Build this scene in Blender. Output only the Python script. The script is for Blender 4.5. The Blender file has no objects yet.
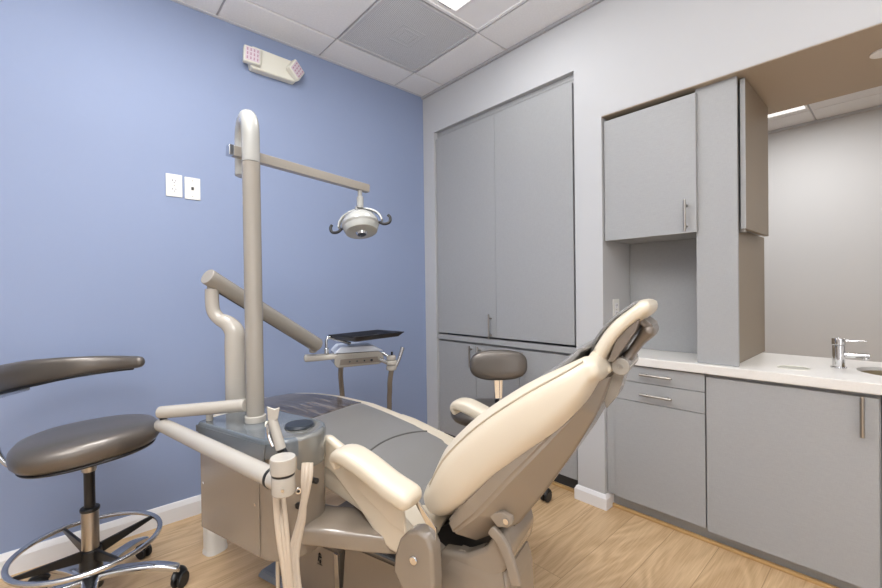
import bpy, bmesh, math, random
from mathutils import Vector as V, Matrix
random.seed(4)
C = bpy.context.scene.collection
SC = bpy.context.scene

# ------------------------------------------------------------------ camera
EYE = V((0, 0, 1.195)); YAW, PIT, ROL, FPX = 0.8377, -0.0084, -0.0136, 416.75
fw = V((math.cos(YAW)*math.cos(PIT), math.sin(YAW)*math.cos(PIT), math.sin(PIT)))
r0 = V((math.sin(YAW), -math.cos(YAW), 0)); u0 = r0.cross(fw)
rt = r0*math.cos(ROL) + u0*math.sin(ROL); up = -r0*math.sin(ROL) + u0*math.cos(ROL)
cd = bpy.data.cameras.new('camera'); cam = bpy.data.objects.new('camera', cd); C.objects.link(cam)
cd.sensor_width = 36; cd.lens = 36*FPX/882; cd.clip_start = 0.02
cam.matrix_world = Matrix(((rt.x, up.x, -fw.x, EYE.x), (rt.y, up.y, -fw.y, EYE.y), (rt.z, up.z, -fw.z, EYE.z), (0, 0, 0, 1)))
SC.camera = cam

def seen(px, py, d):            # a point of the room from a measured sight line and its depth in metres
    return EYE + (fw + rt*((px-441)/FPX) + up*((294-py)/FPX))*d

# ------------------------------------------------------------------ light and exposure
w = bpy.data.worlds.new('world'); SC.world = w; w.use_nodes = True
w.node_tree.nodes['Background'].inputs[0].default_value = (0.9, 0.95, 1, 1)
w.node_tree.nodes['Background'].inputs[1].default_value = 0.3
SC.view_settings.view_transform = 'Standard'; SC.view_settings.look = 'None'
SC.view_settings.gamma = 1; SC.view_settings.exposure = -1.08
PANEL_W = 32.0
def panel(name, loc, sx, sy, power, col=(0.985, 0.99, 1)):
    l = bpy.data.lights.new(name, 'AREA'); l.shape = 'RECTANGLE'; l.size = sx; l.size_y = sy
    l.energy = power; l.color = col
    o = bpy.data.objects.new(name, l); C.objects.link(o); o.location = loc; return o
panel('troffer_lamp', (1.565, 1.41, 2.735), 0.4, 0.4, PANEL_W*0.35)
panel('troffer_lamp', (0.345, 1.41, 2.735), 0.5, 0.5, PANEL_W*1.7)
panel('troffer_lamp', (0.955, -0.42, 2.735), 0.5, 0.5, PANEL_W*0.6)
panel('troffer_lamp', (-0.265, -0.42, 2.735), 0.5, 0.5, PANEL_W*1.3)
dl_ = bpy.data.lights.new('rear_fill', 'AREA'); dl_.shape = 'RECTANGLE'; dl_.size = 1.8; dl_.size_y = 1.9; dl_.energy = 40; dl_.color = (0.99, 0.99, 1)  # added area lamp behind the camera, fills the room; no doorway modelled
do_ = bpy.data.objects.new('rear_fill', dl_); C.objects.link(do_); do_.location = (-0.3, -1.88, 1.25); do_.rotation_euler = (math.radians(90), 0, 0)
bf_ = panel('ceiling_fill', (-0.5, 0.2, 1.95), 0.8, 0.8, 165, (1, 1, 1)); bf_.rotation_euler = (math.radians(180), 0, 0)  # added upward fill to brighten the ceiling, no such lamp in the room
panel('corridor_lamp', (4.1, 0.6, 2.72), 1.0, 0.5, 62)
panel('corridor_lamp', (4.1, -1.5, 2.72), 1.0, 0.5, 50)
def downlight(loc, e=3.0):
    l = bpy.data.lights.new('soffit_spot', 'SPOT'); l.energy = e; l.spot_size = 2.2; l.spot_blend = 0.8
    l.shadow_soft_size = 0.03; l.color = (1, 0.86, 0.68)
    o = bpy.data.objects.new('soffit_spot', l); C.objects.link(o); o.location = loc

# ------------------------------------------------------------------ materials
def lin(c): return tuple(((x/255)/12.92 if x/255 <= 0.04045 else ((x/255+0.055)/1.055)**2.4) for x in c) + (1,)
def mat(name, col, rough=0.5, metal=0.0, coat=0.0, bump=None, mix=None, spec=0.5):
    m = bpy.data.materials.new(name); m.use_nodes = True; n = m.node_tree.nodes; L = m.node_tree.links
    b = n['Principled BSDF']; b.inputs['Base Color'].default_value = lin(col)
    b.inputs['Roughness'].default_value = rough; b.inputs['Metallic'].default_value = metal
    b.inputs['Coat Weight'].default_value = coat; b.inputs['Coat Roughness'].default_value = 0.12
    b.inputs['Specular IOR Level'].default_value = spec
    tc = n.new('ShaderNodeTexCoord')
    if bump:
        sc, st, dist = bump
        t = n.new('ShaderNodeTexNoise'); t.inputs['Scale'].default_value = sc; t.inputs['Detail'].default_value = 4
        L.new(tc.outputs['Object'], t.inputs['Vector'])
        bp = n.new('ShaderNodeBump'); bp.inputs['Strength'].default_value = st; bp.inputs['Distance'].default_value = dist
        L.new(t.outputs['Fac'], bp.inputs['Height']); L.new(bp.outputs['Normal'], b.inputs['Normal'])
    if mix:
        sc, col2, stretch = mix
        mp = n.new('ShaderNodeMapping'); mp.inputs['Scale'].default_value = stretch
        t2 = n.new('ShaderNodeTexNoise'); t2.inputs['Scale'].default_value = sc; t2.inputs['Detail'].default_value = 5
        L.new(tc.outputs['Object'], mp.inputs['Vector']); L.new(mp.outputs['Vector'], t2.inputs['Vector'])
        mx = n.new('ShaderNodeMix'); mx.data_type = 'RGBA'
        mx.inputs[6].default_value = lin(col); mx.inputs[7].default_value = lin(col2)
        L.new(t2.outputs['Fac'], mx.inputs[0]); L.new(mx.outputs[2], b.inputs['Base Color'])
    return m
def emit(name, col, s):
    m = bpy.data.materials.new(name); m.use_nodes = True
    b = m.node_tree.nodes['Principled BSDF']; b.inputs['Base Color'].default_value = (0.8, 0.8, 0.8, 1)
    b.inputs['Emission Color'].default_value = lin(col); b.inputs['Emission Strength'].default_value = s; return m

M = {}
M['blue'] = mat('blue_wall_paint', (138, 152, 183), 0.6, bump=(220, 0.12, 0.002))
M['white_wall'] = mat('white_wall_paint', (190, 191, 193), 0.6, bump=(220, 0.1, 0.002))
M['grey_wall'] = mat('pale_grey_wall_paint', (208, 207, 206), 0.6, bump=(220, 0.1, 0.002))
M['soffit'] = mat('shaded_soffit_paint', (176, 162, 144), 0.55, bump=(200, 0.1, 0.002))  # warm brown shade under the drop is put into this colour
M['trim'] = mat('white_gloss_trim', (236, 236, 238), 0.35)
M['tile'] = mat('ceiling_tile', (242, 242, 242), 0.9, bump=(150, 0.4, 0.003), mix=(90, (228, 228, 230), (1, 1, 1)))
M['grid'] = mat('ceiling_grid_metal', (190, 190, 194), 0.6)
M['angle'] = mat('wall_angle_metal', (165, 165, 168), 0.5)
M['angle_white'] = mat('wall_angle_white', (205, 207, 212), 0.5)
M['counter'] = mat('solid_surface_white', (232, 230, 226), 0.3, mix=(160, (222, 219, 214), (1, 1, 1)))
M['nickel'] = mat('brushed_nickel', (176, 170, 162), 0.28, 1.0)
M['chrome'] = mat('chrome', (225, 226, 228), 0.08, 1.0)
M['alu'] = mat('polished_aluminium', (205, 207, 210), 0.2, 1.0)
M['black'] = mat('black_plastic', (20, 20, 22), 0.35)
M['rubber'] = mat('black_rubber', (28, 28, 30), 0.5)
M['dark'] = mat('dark_recess', (60, 60, 62), 0.7)
M['cream'] = mat('cream_vinyl', (210, 199, 180), 0.36, coat=0.15, bump=(420, 0.12, 0.001))
M['cream_seam'] = mat('cream_piping', (186, 172, 150), 0.5)
M['grey_vinyl'] = mat('grey_vinyl', (122, 120, 118), 0.34, coat=0.2, bump=(420, 0.12, 0.001))
M['grey_seam'] = mat('grey_piping', (84, 82, 80), 0.5)
M['stool_vinyl'] = mat('bronze_grey_vinyl', (104, 98, 92), 0.34, 0.5, coat=0.2, bump=(300, 0.08, 0.001))
M['taupe'] = mat('taupe_gloss_plastic', (138, 127, 114), 0.22, coat=0.5)
M['taupe_dark'] = mat('dark_taupe_plastic', (112, 102, 92), 0.3, coat=0.3)  # darker taupe of the headrest arm, back plate and console strip
M['putty'] = mat('putty_enamel', (180, 174, 164), 0.25, coat=0.4)
M['pole'] = mat('beige_grey_enamel', (150, 144, 135), 0.22, coat=0.5)
M['pole_light'] = mat('pale_grey_enamel', (172, 172, 168), 0.22, coat=0.5)
M['slate'] = mat('slate_gloss_plastic', (96, 103, 109), 0.16, coat=0.6)
M['drum'] = mat('smoked_grey_gloss', (128, 128, 124), 0.14, 0.35, coat=0.6)
M['cap'] = mat('black_disc_plastic', (38, 44, 52), 0.3)
M['white'] = mat('white_plastic', (232, 231, 226), 0.35)
M['offwhite'] = mat('off_white_plastic', (222, 220, 208), 0.4)
M['hose'] = mat('cream_hose', (196, 182, 164), 0.45)
M['tray'] = mat('black_tray_plastic', (14, 17, 28), 0.35, coat=0.1)
M['blue_white'] = mat('pale_cover_plastic', (206, 212, 224), 0.3)
M['lens'] = mat('clear_shield', (176, 178, 174), 0.1, coat=0.6)
M['base_blue'] = mat('base_plate_grey', (120, 126, 136), 0.35)
M['slot'] = mat('outlet_slot', (70, 68, 66), 0.6)
M['wood_trim'] = mat('oak_shoe_moulding', (206, 170, 118), 0.45, mix=(20, (180, 142, 92), (1, 1, 1)))
M['diff_frame'] = mat('diffuser_frame', (200, 201, 204), 0.5)
M['lit'] = emit('lit_lens', (255, 253, 250), 2.2)
M['reflector'] = mat('white_reflector', (238, 238, 240), 0.4)
M['basin'] = mat('sink_steel', (190, 176, 150), 0.3, 0.8)
M['led'] = mat('pink_led_lens', (216, 204, 212), 0.2, coat=0.5)
M['led_dot'] = mat('pink_led_spot', (178, 140, 156), 0.3)

def laminate():
    m = mat('grey_linen_laminate', (163, 165, 167), 0.45)
    n = m.node_tree.nodes; L = m.node_tree.links; b = n['Principled BSDF']
    tc = n.new('ShaderNodeTexCoord'); outs = []
    for s in ((14, 14, 300), (300, 300, 14)):
        mp = n.new('ShaderNodeMapping'); mp.inputs['Scale'].default_value = s
        t = n.new('ShaderNodeTexNoise'); t.inputs['Scale'].default_value = 3; t.inputs['Detail'].default_value = 3
        L.new(tc.outputs['Object'], mp.inputs['Vector']); L.new(mp.outputs['Vector'], t.inputs['Vector']); outs.append(t)
    a = n.new('ShaderNodeMath'); a.operation = 'ADD'; L.new(outs[0].outputs['Fac'], a.inputs[0]); L.new(outs[1].outputs['Fac'], a.inputs[1])
    r = n.new('ShaderNodeMapRange'); r.inputs[1].default_value = 0.7; r.inputs[2].default_value = 1.3
    L.new(a.outputs[0], r.inputs[0]); mx = n.new('ShaderNodeMix'); mx.data_type = 'RGBA'
    mx.inputs[6].default_value = lin((154, 155, 156)); mx.inputs[7].default_value = lin((164, 165, 166))
    L.new(r.outputs[0], mx.inputs[0]); L.new(mx.outputs[2], b.inputs['Base Color']); return m
M['lam'] = laminate()

def oak():
    m = mat('oak_plank_floor', (200, 165, 120), 0.42); n = m.node_tree.nodes; L = m.node_tree.links; b = n['Principled BSDF']
    tc = n.new('ShaderNodeTexCoord')
    br = n.new('ShaderNodeTexBrick'); br.inputs['Scale'].default_value = 1.0
    br.inputs['Brick Width'].default_value = 1.5; br.inputs['Row Height'].default_value = 0.19
    br.inputs['Mortar Size'].default_value = 0.0012; br.inputs['Mortar Smooth'].default_value = 0.2
    br.offset = 0.37
    br.inputs['Color1'].default_value = (0, 0, 0, 1); br.inputs['Color2'].default_value = (1, 1, 1, 1); br.inputs['Mortar'].default_value = (0.5, 0.5, 0.5, 1)
    L.new(tc.outputs['Object'], br.inputs['Vector'])
    # offset the grain per plank
    mul = n.new('ShaderNodeVectorMath'); mul.operation = 'SCALE'; mul.inputs['Scale'].default_value = 7.0
    L.new(br.outputs['Color'], mul.inputs[0]); add = n.new('ShaderNodeVectorMath'); add.operation = 'ADD'
    L.new(tc.outputs['Object'], add.inputs[0]); L.new(mul.outputs[0], add.inputs[1])
    mp = n.new('ShaderNodeMapping'); mp.inputs['Scale'].default_value = (1.0, 5.5, 1)
    L.new(add.outputs[0], mp.inputs['Vector'])
    n1 = n.new('ShaderNodeTexNoise'); n1.inputs['Scale'].default_value = 0.9; n1.inputs['Detail'].default_value = 2; n1.inputs['Distortion'].default_value = 0.6
    L.new(mp.outputs[0], n1.inputs['Vector'])
    rg = n.new('ShaderNodeMath'); rg.operation = 'MULTIPLY'; rg.inputs[1].default_value = 70; L.new(n1.outputs['Fac'], rg.inputs[0])
    sn = n.new('ShaderNodeMath'); sn.operation = 'SINE'; L.new(rg.outputs[0], sn.inputs[0])
    mp2 = n.new('ShaderNodeMapping'); mp2.inputs['Scale'].default_value = (3, 70, 1); L.new(add.outputs[0], mp2.inputs['Vector'])
    n2 = n.new('ShaderNodeTexNoise'); n2.inputs['Scale'].default_value = 3; n2.inputs['Detail'].default_value = 6; L.new(mp2.outputs[0], n2.inputs['Vector'])
    f1 = n.new('ShaderNodeMapRange'); f1.inputs[1].default_value = -1; f1.inputs[2].default_value = 1; f1.inputs[3].default_value = 0; f1.inputs[4].default_value = 0.32
    L.new(sn.outputs[0], f1.inputs[0])
    sm = n.new('ShaderNodeMath'); sm.operation = 'ADD'; L.new(f1.outputs[0], sm.inputs[0]); L.new(n2.outputs['Fac'], sm.inputs[1])
    cr = n.new('ShaderNodeValToRGB'); e = cr.color_ramp.elements
    e[0].position = 0.3; e[0].color = lin((222, 192, 152)); e[1].position = 1.0; e[1].color = lin((190, 156, 116))
    L.new(sm.outputs[0], cr.inputs[0])
    tone = n.new('ShaderNodeMix'); tone.data_type = 'RGBA'; tone.blend_type = 'MULTIPLY'; tone.inputs[7].default_value = (0.93, 0.91, 0.88, 1)
    L.new(br.outputs['Color'], tone.inputs[0]); L.new(cr.outputs[0], tone.inputs[6])
    mo = n.new('ShaderNodeMix'); mo.data_type = 'RGBA'; mo.inputs[7].default_value = lin((158, 126, 92))
    L.new(br.outputs['Fac'], mo.inputs[0]); L.new(tone.outputs[2], mo.inputs[6]); L.new(mo.outputs[2], b.inputs['Base Color'])
    bp = n.new('ShaderNodeBump'); bp.inputs['Strength'].default_value = 0.15; bp.inputs['Distance'].default_value = 0.002
    L.new(n2.outputs['Fac'], bp.inputs['Height']); L.new(bp.outputs[0], b.inputs['Normal']); return m
M['oak'] = oak()
M['lam_shaded'] = mat('warm_shaded_laminate', (140, 127, 110), 0.45)  # grey laminate with the warm shade of the recess put into its colour

def perforated():
    m = mat('perforated_metal', (150, 152, 154), 0.6); n = m.node_tree.nodes; L = m.node_tree.links; b = n['Principled BSDF']
    tc = n.new('ShaderNodeTexCoord'); v = n.new('ShaderNodeTexVoronoi'); v.inputs['Scale'].default_value = 110; v.inputs['Randomness'].default_value = 0
    v.voronoi_dimensions = '2D'
    L.new(tc.outputs['Object'], v.inputs['Vector'])
    r = n.new('ShaderNodeMapRange'); r.inputs[1].default_value = 0.28; r.inputs[2].default_value = 0.36; L.new(v.outputs['Distance'], r.inputs[0])
    mx = n.new('ShaderNodeMix'); mx.data_type = 'RGBA'; mx.inputs[6].default_value = lin((150, 152, 154)); mx.inputs[7].default_value = lin((222, 224, 226))
    L.new(r.outputs[0], mx.inputs[0]); L.new(mx.outputs[2], b.inputs['Base Color']); return m
M['perf'] = perforated()

def film():
    m = bpy.data.materials.new('clear_vinyl_film'); m.use_nodes = True; n = m.node_tree.nodes; L = m.node_tree.links
    b = n['Principled BSDF']; b.inputs['Roughness'].default_value = 0.25; b.inputs['Coat Weight'].default_value = 0.25
    tc = n.new('ShaderNodeTexCoord'); mp = n.new('ShaderNodeMapping'); mp.inputs['Rotation'].default_value = (0, 0, 0.9); mp.inputs['Scale'].default_value = (4, 26, 4)
    t = n.new('ShaderNodeTexNoise'); t.inputs['Scale'].default_value = 1.6; t.inputs['Detail'].default_value = 3; t.inputs['Distortion'].default_value = 0.5
    L.new(tc.outputs['Object'], mp.inputs[0]); L.new(mp.outputs[0], t.inputs['Vector'])
    cr = n.new('ShaderNodeValToRGB'); e = cr.color_ramp.elements
    e[0].position = 0.42; e[0].color = lin((66, 58, 56)); e[1].position = 0.62; e[1].color = lin((112, 104, 100)); L.new(t.outputs['Fac'], cr.inputs[0])
    L.new(cr.outputs[0], b.inputs['Base Color'])
    bp = n.new('ShaderNodeBump'); bp.inputs['Strength'].default_value = 0.6; bp.inputs['Distance'].default_value = 0.006
    L.new(t.outputs['Fac'], bp.inputs['Height']); L.new(bp.outputs[0], b.inputs['Normal']); return m
M['film'] = film()

# ------------------------------------------------------------------ object helpers
WM = {}      # placement of every thing; parts share the frame of their thing
def finish(name, bm, m, parent=None, sharp=40, **props):
    bmesh.ops.recalc_face_normals(bm, faces=bm.faces)
    if parent is not None: bm.transform(WM[parent.name].inverted())
    me = bpy.data.meshes.new(name); bm.to_mesh(me); bm.free()
    me.materials.append(M[m] if isinstance(m, str) else m)
    for p in me.polygons: p.use_smooth = True
    me.set_sharp_from_angle(angle=math.radians(sharp))
    o = bpy.data.objects.new(name, me); C.objects.link(o)
    wn = o.modifiers.new('flat_faces', 'WEIGHTED_NORMAL'); wn.keep_sharp = True
    WM[o.name] = Matrix.Identity(4)
    if parent is not None: o.parent = parent; WM[o.name] = WM[parent.name]
    for k, v in props.items(): o[k] = v
    return o
def struct(name, bm, m, **k): return finish(name, bm, m, kind='structure', **k)
def thing(name, label, cat, loc, rotz=0, group=None):
    o = bpy.data.objects.new(name, None); C.objects.link(o); o.empty_display_size = 0.1
    o.matrix_world = Matrix.Translation(V(loc)) @ Matrix.Rotation(rotz, 4, 'Z')
    WM[o.name] = Matrix.Translation(V(loc)) @ Matrix.Rotation(rotz, 4, 'Z')
    o['label'] = label; o['category'] = cat
    if group: o['group'] = group
    return o
def box(bm, x0, y0, z0, x1, y1, z1, bev=0.0, seg=2, mtx=None):
    n = bmesh.new(); bmesh.ops.create_cube(n, size=1)
    for v in n.verts: v.co = V(((x0+x1)/2+v.co.x*(x1-x0), (y0+y1)/2+v.co.y*(y1-y0), (z0+z1)/2+v.co.z*(z1-z0)))
    if bev: bmesh.ops.bevel(n, geom=n.edges, offset=bev, segments=seg, profile=0.5, affect='EDGES')
    if mtx is not None: n.transform(mtx)
    add(bm, n); return bm
def add(bm, n):
    me = bpy.data.meshes.new('t'); n.to_mesh(me); n.free(); bm.from_mesh(me); bpy.data.meshes.remove(me)
def B(*a, **k): return box(bmesh.new(), *a, **k)
def loft(bm, rings, cap=True, closed=False):
    vs = [[bm.verts.new(p) for p in r] for r in rings]; n = len(vs[0])
    R_ = range(len(vs)) if closed else range(len(vs)-1)
    for i in R_:
        a, b = vs[i], vs[(i+1) % len(vs)]
        for j in range(n):
            bm.faces.new((a[j], a[(j+1) % n], b[(j+1) % n], b[j]))
    if cap and not closed:
        bm.faces.new(vs[0][::-1]); bm.faces.new(vs[-1])
    return bm
def frames(P, closed=False):
    n = len(P); T = []
    for i in range(n):
        if closed: t = P[(i+1) % n]-P[i-1]
        else: t = P[min(i+1, n-1)]-P[max(i-1, 0)]
        T.append(t.normalized())
    a = V((0, 0, 1)) if abs(T[0].z) < 0.9 else V((1, 0, 0))
    N = [(a - T[0]*a.dot(T[0])).normalized()]
    for i in range(1, n):
        v = N[-1] - T[i]*N[-1].dot(T[i]); N.append(v.normalized())
    return T, N
def smooth(P, k=6, closed=False):
    P = [V(p) for p in P]; out = []; n = len(P)
    for i in range(n if closed else n-1):
        if closed: p0, p1, p2, p3 = P[i-1], P[i], P[(i+1) % n], P[(i+2) % n]
        else: p0, p1, p2, p3 = P[max(i-1, 0)], P[i], P[i+1], P[min(i+2, n-1)]
        for j in range(k):
            t = j/k
            out.append(0.5*((2*p1)+(p2-p0)*t+(2*p0-5*p1+4*p2-p3)*t*t+(3*p1-p0-3*p2+p3)*t**3))
    if not closed: out.append(P[-1])
    return out
def tube(bm, P, r, seg=16, sm=0, closed=False, flat=1.0):
    P = smooth(P, sm, closed) if sm else [V(p) for p in P]
    n = len(P); rs = [r]*n if not isinstance(r, (list, tuple)) else [r[0]+(r[-1]-r[0])*i/(n-1) if len(r) == 2 else r[i] for i in range(n)]
    T, N = frames(P, closed); rings = []
    for i in range(n):
        b = T[i].cross(N[i])
        rings.append([P[i]+(N[i]*math.cos(a)+b*math.sin(a)*flat)*rs[i] for a in [2*math.pi*k/seg for k in range(seg)]])
    return loft(bm, rings, True, closed)
def T(*a, **k): return tube(bmesh.new(), *a, **k)
def cyl(bm, p0, p1, r, r1=None, seg=28, bev=0.0):
    p0, p1 = V(p0), V(p1); r1 = r if r1 is None else r1
    d = (p1-p0).normalized()
    if bev: return tube(bm, [p0, p0+d*bev*0.3, p0+d*bev, p1-d*bev, p1-d*bev*0.3, p1], [r-bev, r-bev*0.35, r, r1, r1-bev*0.35, r1-bev], seg)
    return tube(bm, [p0, p1], [r, r1], seg)
def CY(*a, **k): return cyl(bmesh.new(), *a, **k)
def sup(c, u, v, hu, hv, e=4.0, n=36):
    out = []
    for k in range(n):
        a = 2*math.pi*k/n; ca, sa = math.cos(a), math.sin(a)
        out.append(c + u*(hu*math.copysign(abs(ca)**(2/e), ca)) + v*(hv*math.copysign(abs(sa)**(2/e), sa)))
    return out
def pad(bm, P, lat, hw, ht, e=3.5, end=1.0, n=36, nrm=None):
    """soft slab swept along P, wide along lat, hw / ht half sizes per point, rounded ends"""
    P = [V(p) for p in P]; lat = V(lat).normalized(); N_ = len(P); rings = []
    def at(i):
        t = (P[min(i+1, N_-1)]-P[max(i-1, 0)]).normalized(); return t, (nrm if nrm is not None else t.cross(lat).normalized())
    t, nn = at(0); h = ht[0]*end
    for a in (80, 60, 40, 20):
        a = math.radians(a); s = math.cos(a); rings.append(sup(P[0]-t*h*math.sin(a), lat, nn, hw[0]-ht[0]*end*(1-s), ht[0]*s, e, n))
    for i in range(N_):
        t, nn = at(i); rings.append(sup(P[i], lat, nn, hw[i], ht[i], e, n))
    t, nn = at(N_-1); h = ht[-1]*end
    for a in (20, 40, 60, 80):
        a = math.radians(a); s = math.cos(a); rings.append(sup(P[-1]+t*h*math.sin(a), lat, nn, hw[-1]-ht[-1]*end*(1-s), ht[-1]*s, e, n))
    return loft(bm, rings)
def prism(bm, pts, off, bev=0.0, seg=2):
    """outline of 3-D points pushed by the vector off"""
    n = bmesh.new(); off = V(off)
    a = [n.verts.new(V(p)) for p in pts]; b = [n.verts.new(V(p)+off) for p in pts]; k = len(a)
    n.faces.new(a); n.faces.new(b[::-1])
    for i in range(k): n.faces.new((a[i], b[i], b[(i+1) % k], a[(i+1) % k]))
    bmesh.ops.recalc_face_normals(n, faces=n.faces)
    if bev: bmesh.ops.bevel(n, geom=n.edges, offset=bev, segments=seg, profile=0.5, affect='EDGES')
    add(bm, n); return bm
def PR(*a, **k): return prism(bmesh.new(), *a, **k)
def interp(xs, ys, x):
    if x <= xs[0]: return ys[0]
    for i in range(len(xs)-1):
        if x <= xs[i+1]: return ys[i]+(ys[i+1]-ys[i])*(x-xs[i])/(xs[i+1]-xs[i])
    return ys[-1]
Z = V((0, 0, 1))

# ------------------------------------------------------------------ room
XC, YB, ZC = 2.152, 2.577, 2.745       # closet wall plane, blue wall plane, ceiling
XL, YF = -1.75, -1.9                   # walls behind the photographer
FX = 5.27                              # far wall of the space beyond the counter opening
struct('floor', B(XL, YF-2, -0.05, FX+0.2, YB+0.1, 0), 'oak')
struct('wall_back', B(XL-0.1, YB, 0, FX+0.2, YB+0.1, ZC+0.1), 'blue')
struct('wall_left', B(XL-0.1, YF, 0, XL, YB, ZC+0.1), 'white_wall')
struct('wall_front', B(XL-0.1, YF-0.1, 0, XC, YF, ZC+0.1), 'white_wall')
# closet wall with the two openings, built from solid pieces
wr = bmesh.new(); XW = XC+0.12
YL, YR, ZT = 2.448, 1.245, 2.427       # closet opening
NY, ZS, NE = 1.085, 2.119, -1.0        # counter opening, soffit height, its far end
box(wr, XC, YL, 0, XW, YB, ZC+0.1)
box(wr, XC, YR, ZT, XW, YL, ZC+0.1)
box(wr, XC, NE, ZS, XW, YR, ZC+0.1)
box(wr, XC, YR, 2.119, XW, YR+0.0001, ZT)
box(wr, XC, NY, 0, XW, YR, ZS)
box(wr, XC, YF-2, 0, XW, NE, ZC+0.1)
struct('wall_right', wr, 'white_wall')
box_ = bmesh.new(); box(box_, XW, NY, 0, 2.77, NY+0.12, ZC)      # return wall between closet and counter
struct('trim_6', box_, 'white_wall')
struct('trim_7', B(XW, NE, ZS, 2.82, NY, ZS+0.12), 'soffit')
struct('wall_far_closet', B(2.77, NY, 0, 2.85, YB, ZC), 'grey_wall')
struct('wall_far', B(FX, YF-2, 0, FX+0.1, YB, ZC+0.1), 'grey_wall')
struct('wall_far_side', B(XC, YF-2.1, 0, FX+0.1, YF-2, ZC+0.1), 'grey_wall')
# soffit front skin: the drop over the opening, seen from below
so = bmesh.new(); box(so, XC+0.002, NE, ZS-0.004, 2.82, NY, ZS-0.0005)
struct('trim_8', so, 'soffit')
# ceiling: tiles dropped a little below the metal grid
A0, B0, S = 0.2806, 0.248, 0.61
ce = bmesh.new()
def tiles(bm, x0, x1, y0, y1, nx, ny, skip=()):
    xs = [nx-S*k for k in range(-12, 14)]; ys = [ny-S*k for k in range(-12, 14)]
    for i in range(len(xs)-1):
        for j in range(len(ys)-1):
            a, b = max(xs[i+1]+0.006, x0), min(xs[i]-0.006, x1); c, d = max(ys[j+1]+0.006, y0), min(ys[j]-0.006, y1)
            if a > b-0.02 or c > d-0.02: continue
            cx, cy = (xs[i]+xs[i+1])/2, (ys[j]+ys[j+1])/2
            if any(abs(cx-p) < 0.1 and abs(cy-q) < 0.1 for p, q in skip): continue
            box(bm, a, c, ZC, b, d, ZC+0.012, bev=0.003, seg=1)
def cell(i, j): return (XC-A0-S*(i+0.5), YB-B0-S*(j+0.5))
VENT = cell(0, 0); LIGHTS = [cell(0, 1), cell(2, 1), cell(1, 4), cell(3, 4)]
tiles(ce, XL, XC, YF, YB, XC-A0, YB-B0, skip=[VENT]+LIGHTS)
struct('ceiling', ce, 'tile')
gr = bmesh.new(); box(gr, XL, YF, ZC+0.010, XC, YB, ZC+0.05)
ok = struct('trim_1', gr, 'grid')
ce2 = bmesh.new(); tiles(ce2, XC+0.12, FX, YF-2, YB, 4.93, 0.546)
struct('ceiling_beyond', ce2, 'tile')
struct('trim_2', B(XC+0.12, YF-2, ZC+0.010, FX, YB, ZC+0.05), 'grid')
an = bmesh.new(); box(an, XC-0.016, YF, ZC-0.020, XC, YB, ZC-0.001)
struct('trim_3', an, 'angle')
an = bmesh.new(); box(an, XL, YB-0.018, ZC-0.004, XC, YB, ZC-0.0005)
struct('trim_4', an, 'angle_white')
struct('trim_5', B(FX-0.02, YF-2, ZC-0.022, FX, YB, ZC-0.001), 'angle_white')
def baseboard(name, pts, inward):
    """profile swept along a floor line"""
    bm = bmesh.new(); a, b = V(pts[0]), V(pts[1]); n = V(inward)
    prof = [(0, 0), (0.015, 0), (0.015, 0.072), (0.011, 0.080), (0.009, 0.088), (0.005, 0.096), (0, 0.098)]
    loft(bm, [[p+n*u+Z*v for u, v in prof] for p in (a, b)]); return struct(name, bm, 'trim', sharp=20)
baseboard('baseboard_back', ((XL, YB, 0), (XC, YB, 0)), (0, -1, 0))
baseboard('baseboard_left', ((XL, YF, 0), (XL, YB, 0)), (1, 0, 0))
bb = bmesh.new()
prof = [(0, 0), (0.015, 0), (0.015, 0.060), (0.011, 0.066), (0.009, 0.072), (0.005, 0.078), (0, 0.080)]
corner = [((XC, YR+0.0, 0), (-1, 1, 0)), ((XC, NY, 0), (-1, -1, 0)), ((XC+0.075, NY, 0), (0, -1, 0))]
loft(bb, [[V(p)+V(n)*u+Z*v for u, v in prof] for p, n in corner])
struct('baseboard_right', bb, 'trim', sharp=20)
struct('baseboard_corner', B(XC-0.015, YL, 0, XC, YB-0.015, 0.085, bev=0.004), 'trim')

# ------------------------------------------------------------------ recess cabinets
def bar_handle(name, p0, p1, out, parent, r=0.006, m='nickel'):
    p0, p1, out = V(p0), V(p1), V(out); bm = CY(p0, p1, r, bev=0.0015, seg=16)
    for f in (0.17, 0.83):
        q = p0.lerp(p1, f); cyl(bm, q, q-out, r*0.8, seg=12)
    return finish(name, bm, m, parent)
# upper closet unit: two tall doors
t = thing('storage_closet', 'tall grey laminate closet with two doors, above the ledge in the white wall recess', 'cabinet', (XC+0.2, 1.84, 0.87))
finish('cabinet_body', B(2.186, YR+0.004, 0.866, 2.76, YL-0.004, 2.395), 'lam', t)
finish('filler_strip', B(2.184, YR+0.004, 2.396, 2.2, YL-0.004, ZT-0.002), 'lam', t)
seamU = 1.846
for y0, y1 in ((seamU+0.0008, YL-0.010), (YR+0.02, seamU-0.0008)):
    finish('door', B(2.165, y0, 0.870, 2.183, y1, 2.372, bev=0.0012), 'lam', t)
dl = t.children[-2]
bar_handle('handle', (2.135, 1.892, 0.855), (2.135, 1.892, 1.028), (-0.03, 0, 0), dl)
# ledge rail between
t = thing('ledge', 'narrow grey laminate ledge between the upper and lower closet doors', 'ledge', (XC+0.01, 1.84, 0.82))
finish('board', B(2.158, YR+0.003, 0.820, 2.184, YL-0.002, 0.856, bev=0.002), 'lam', t)
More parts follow.
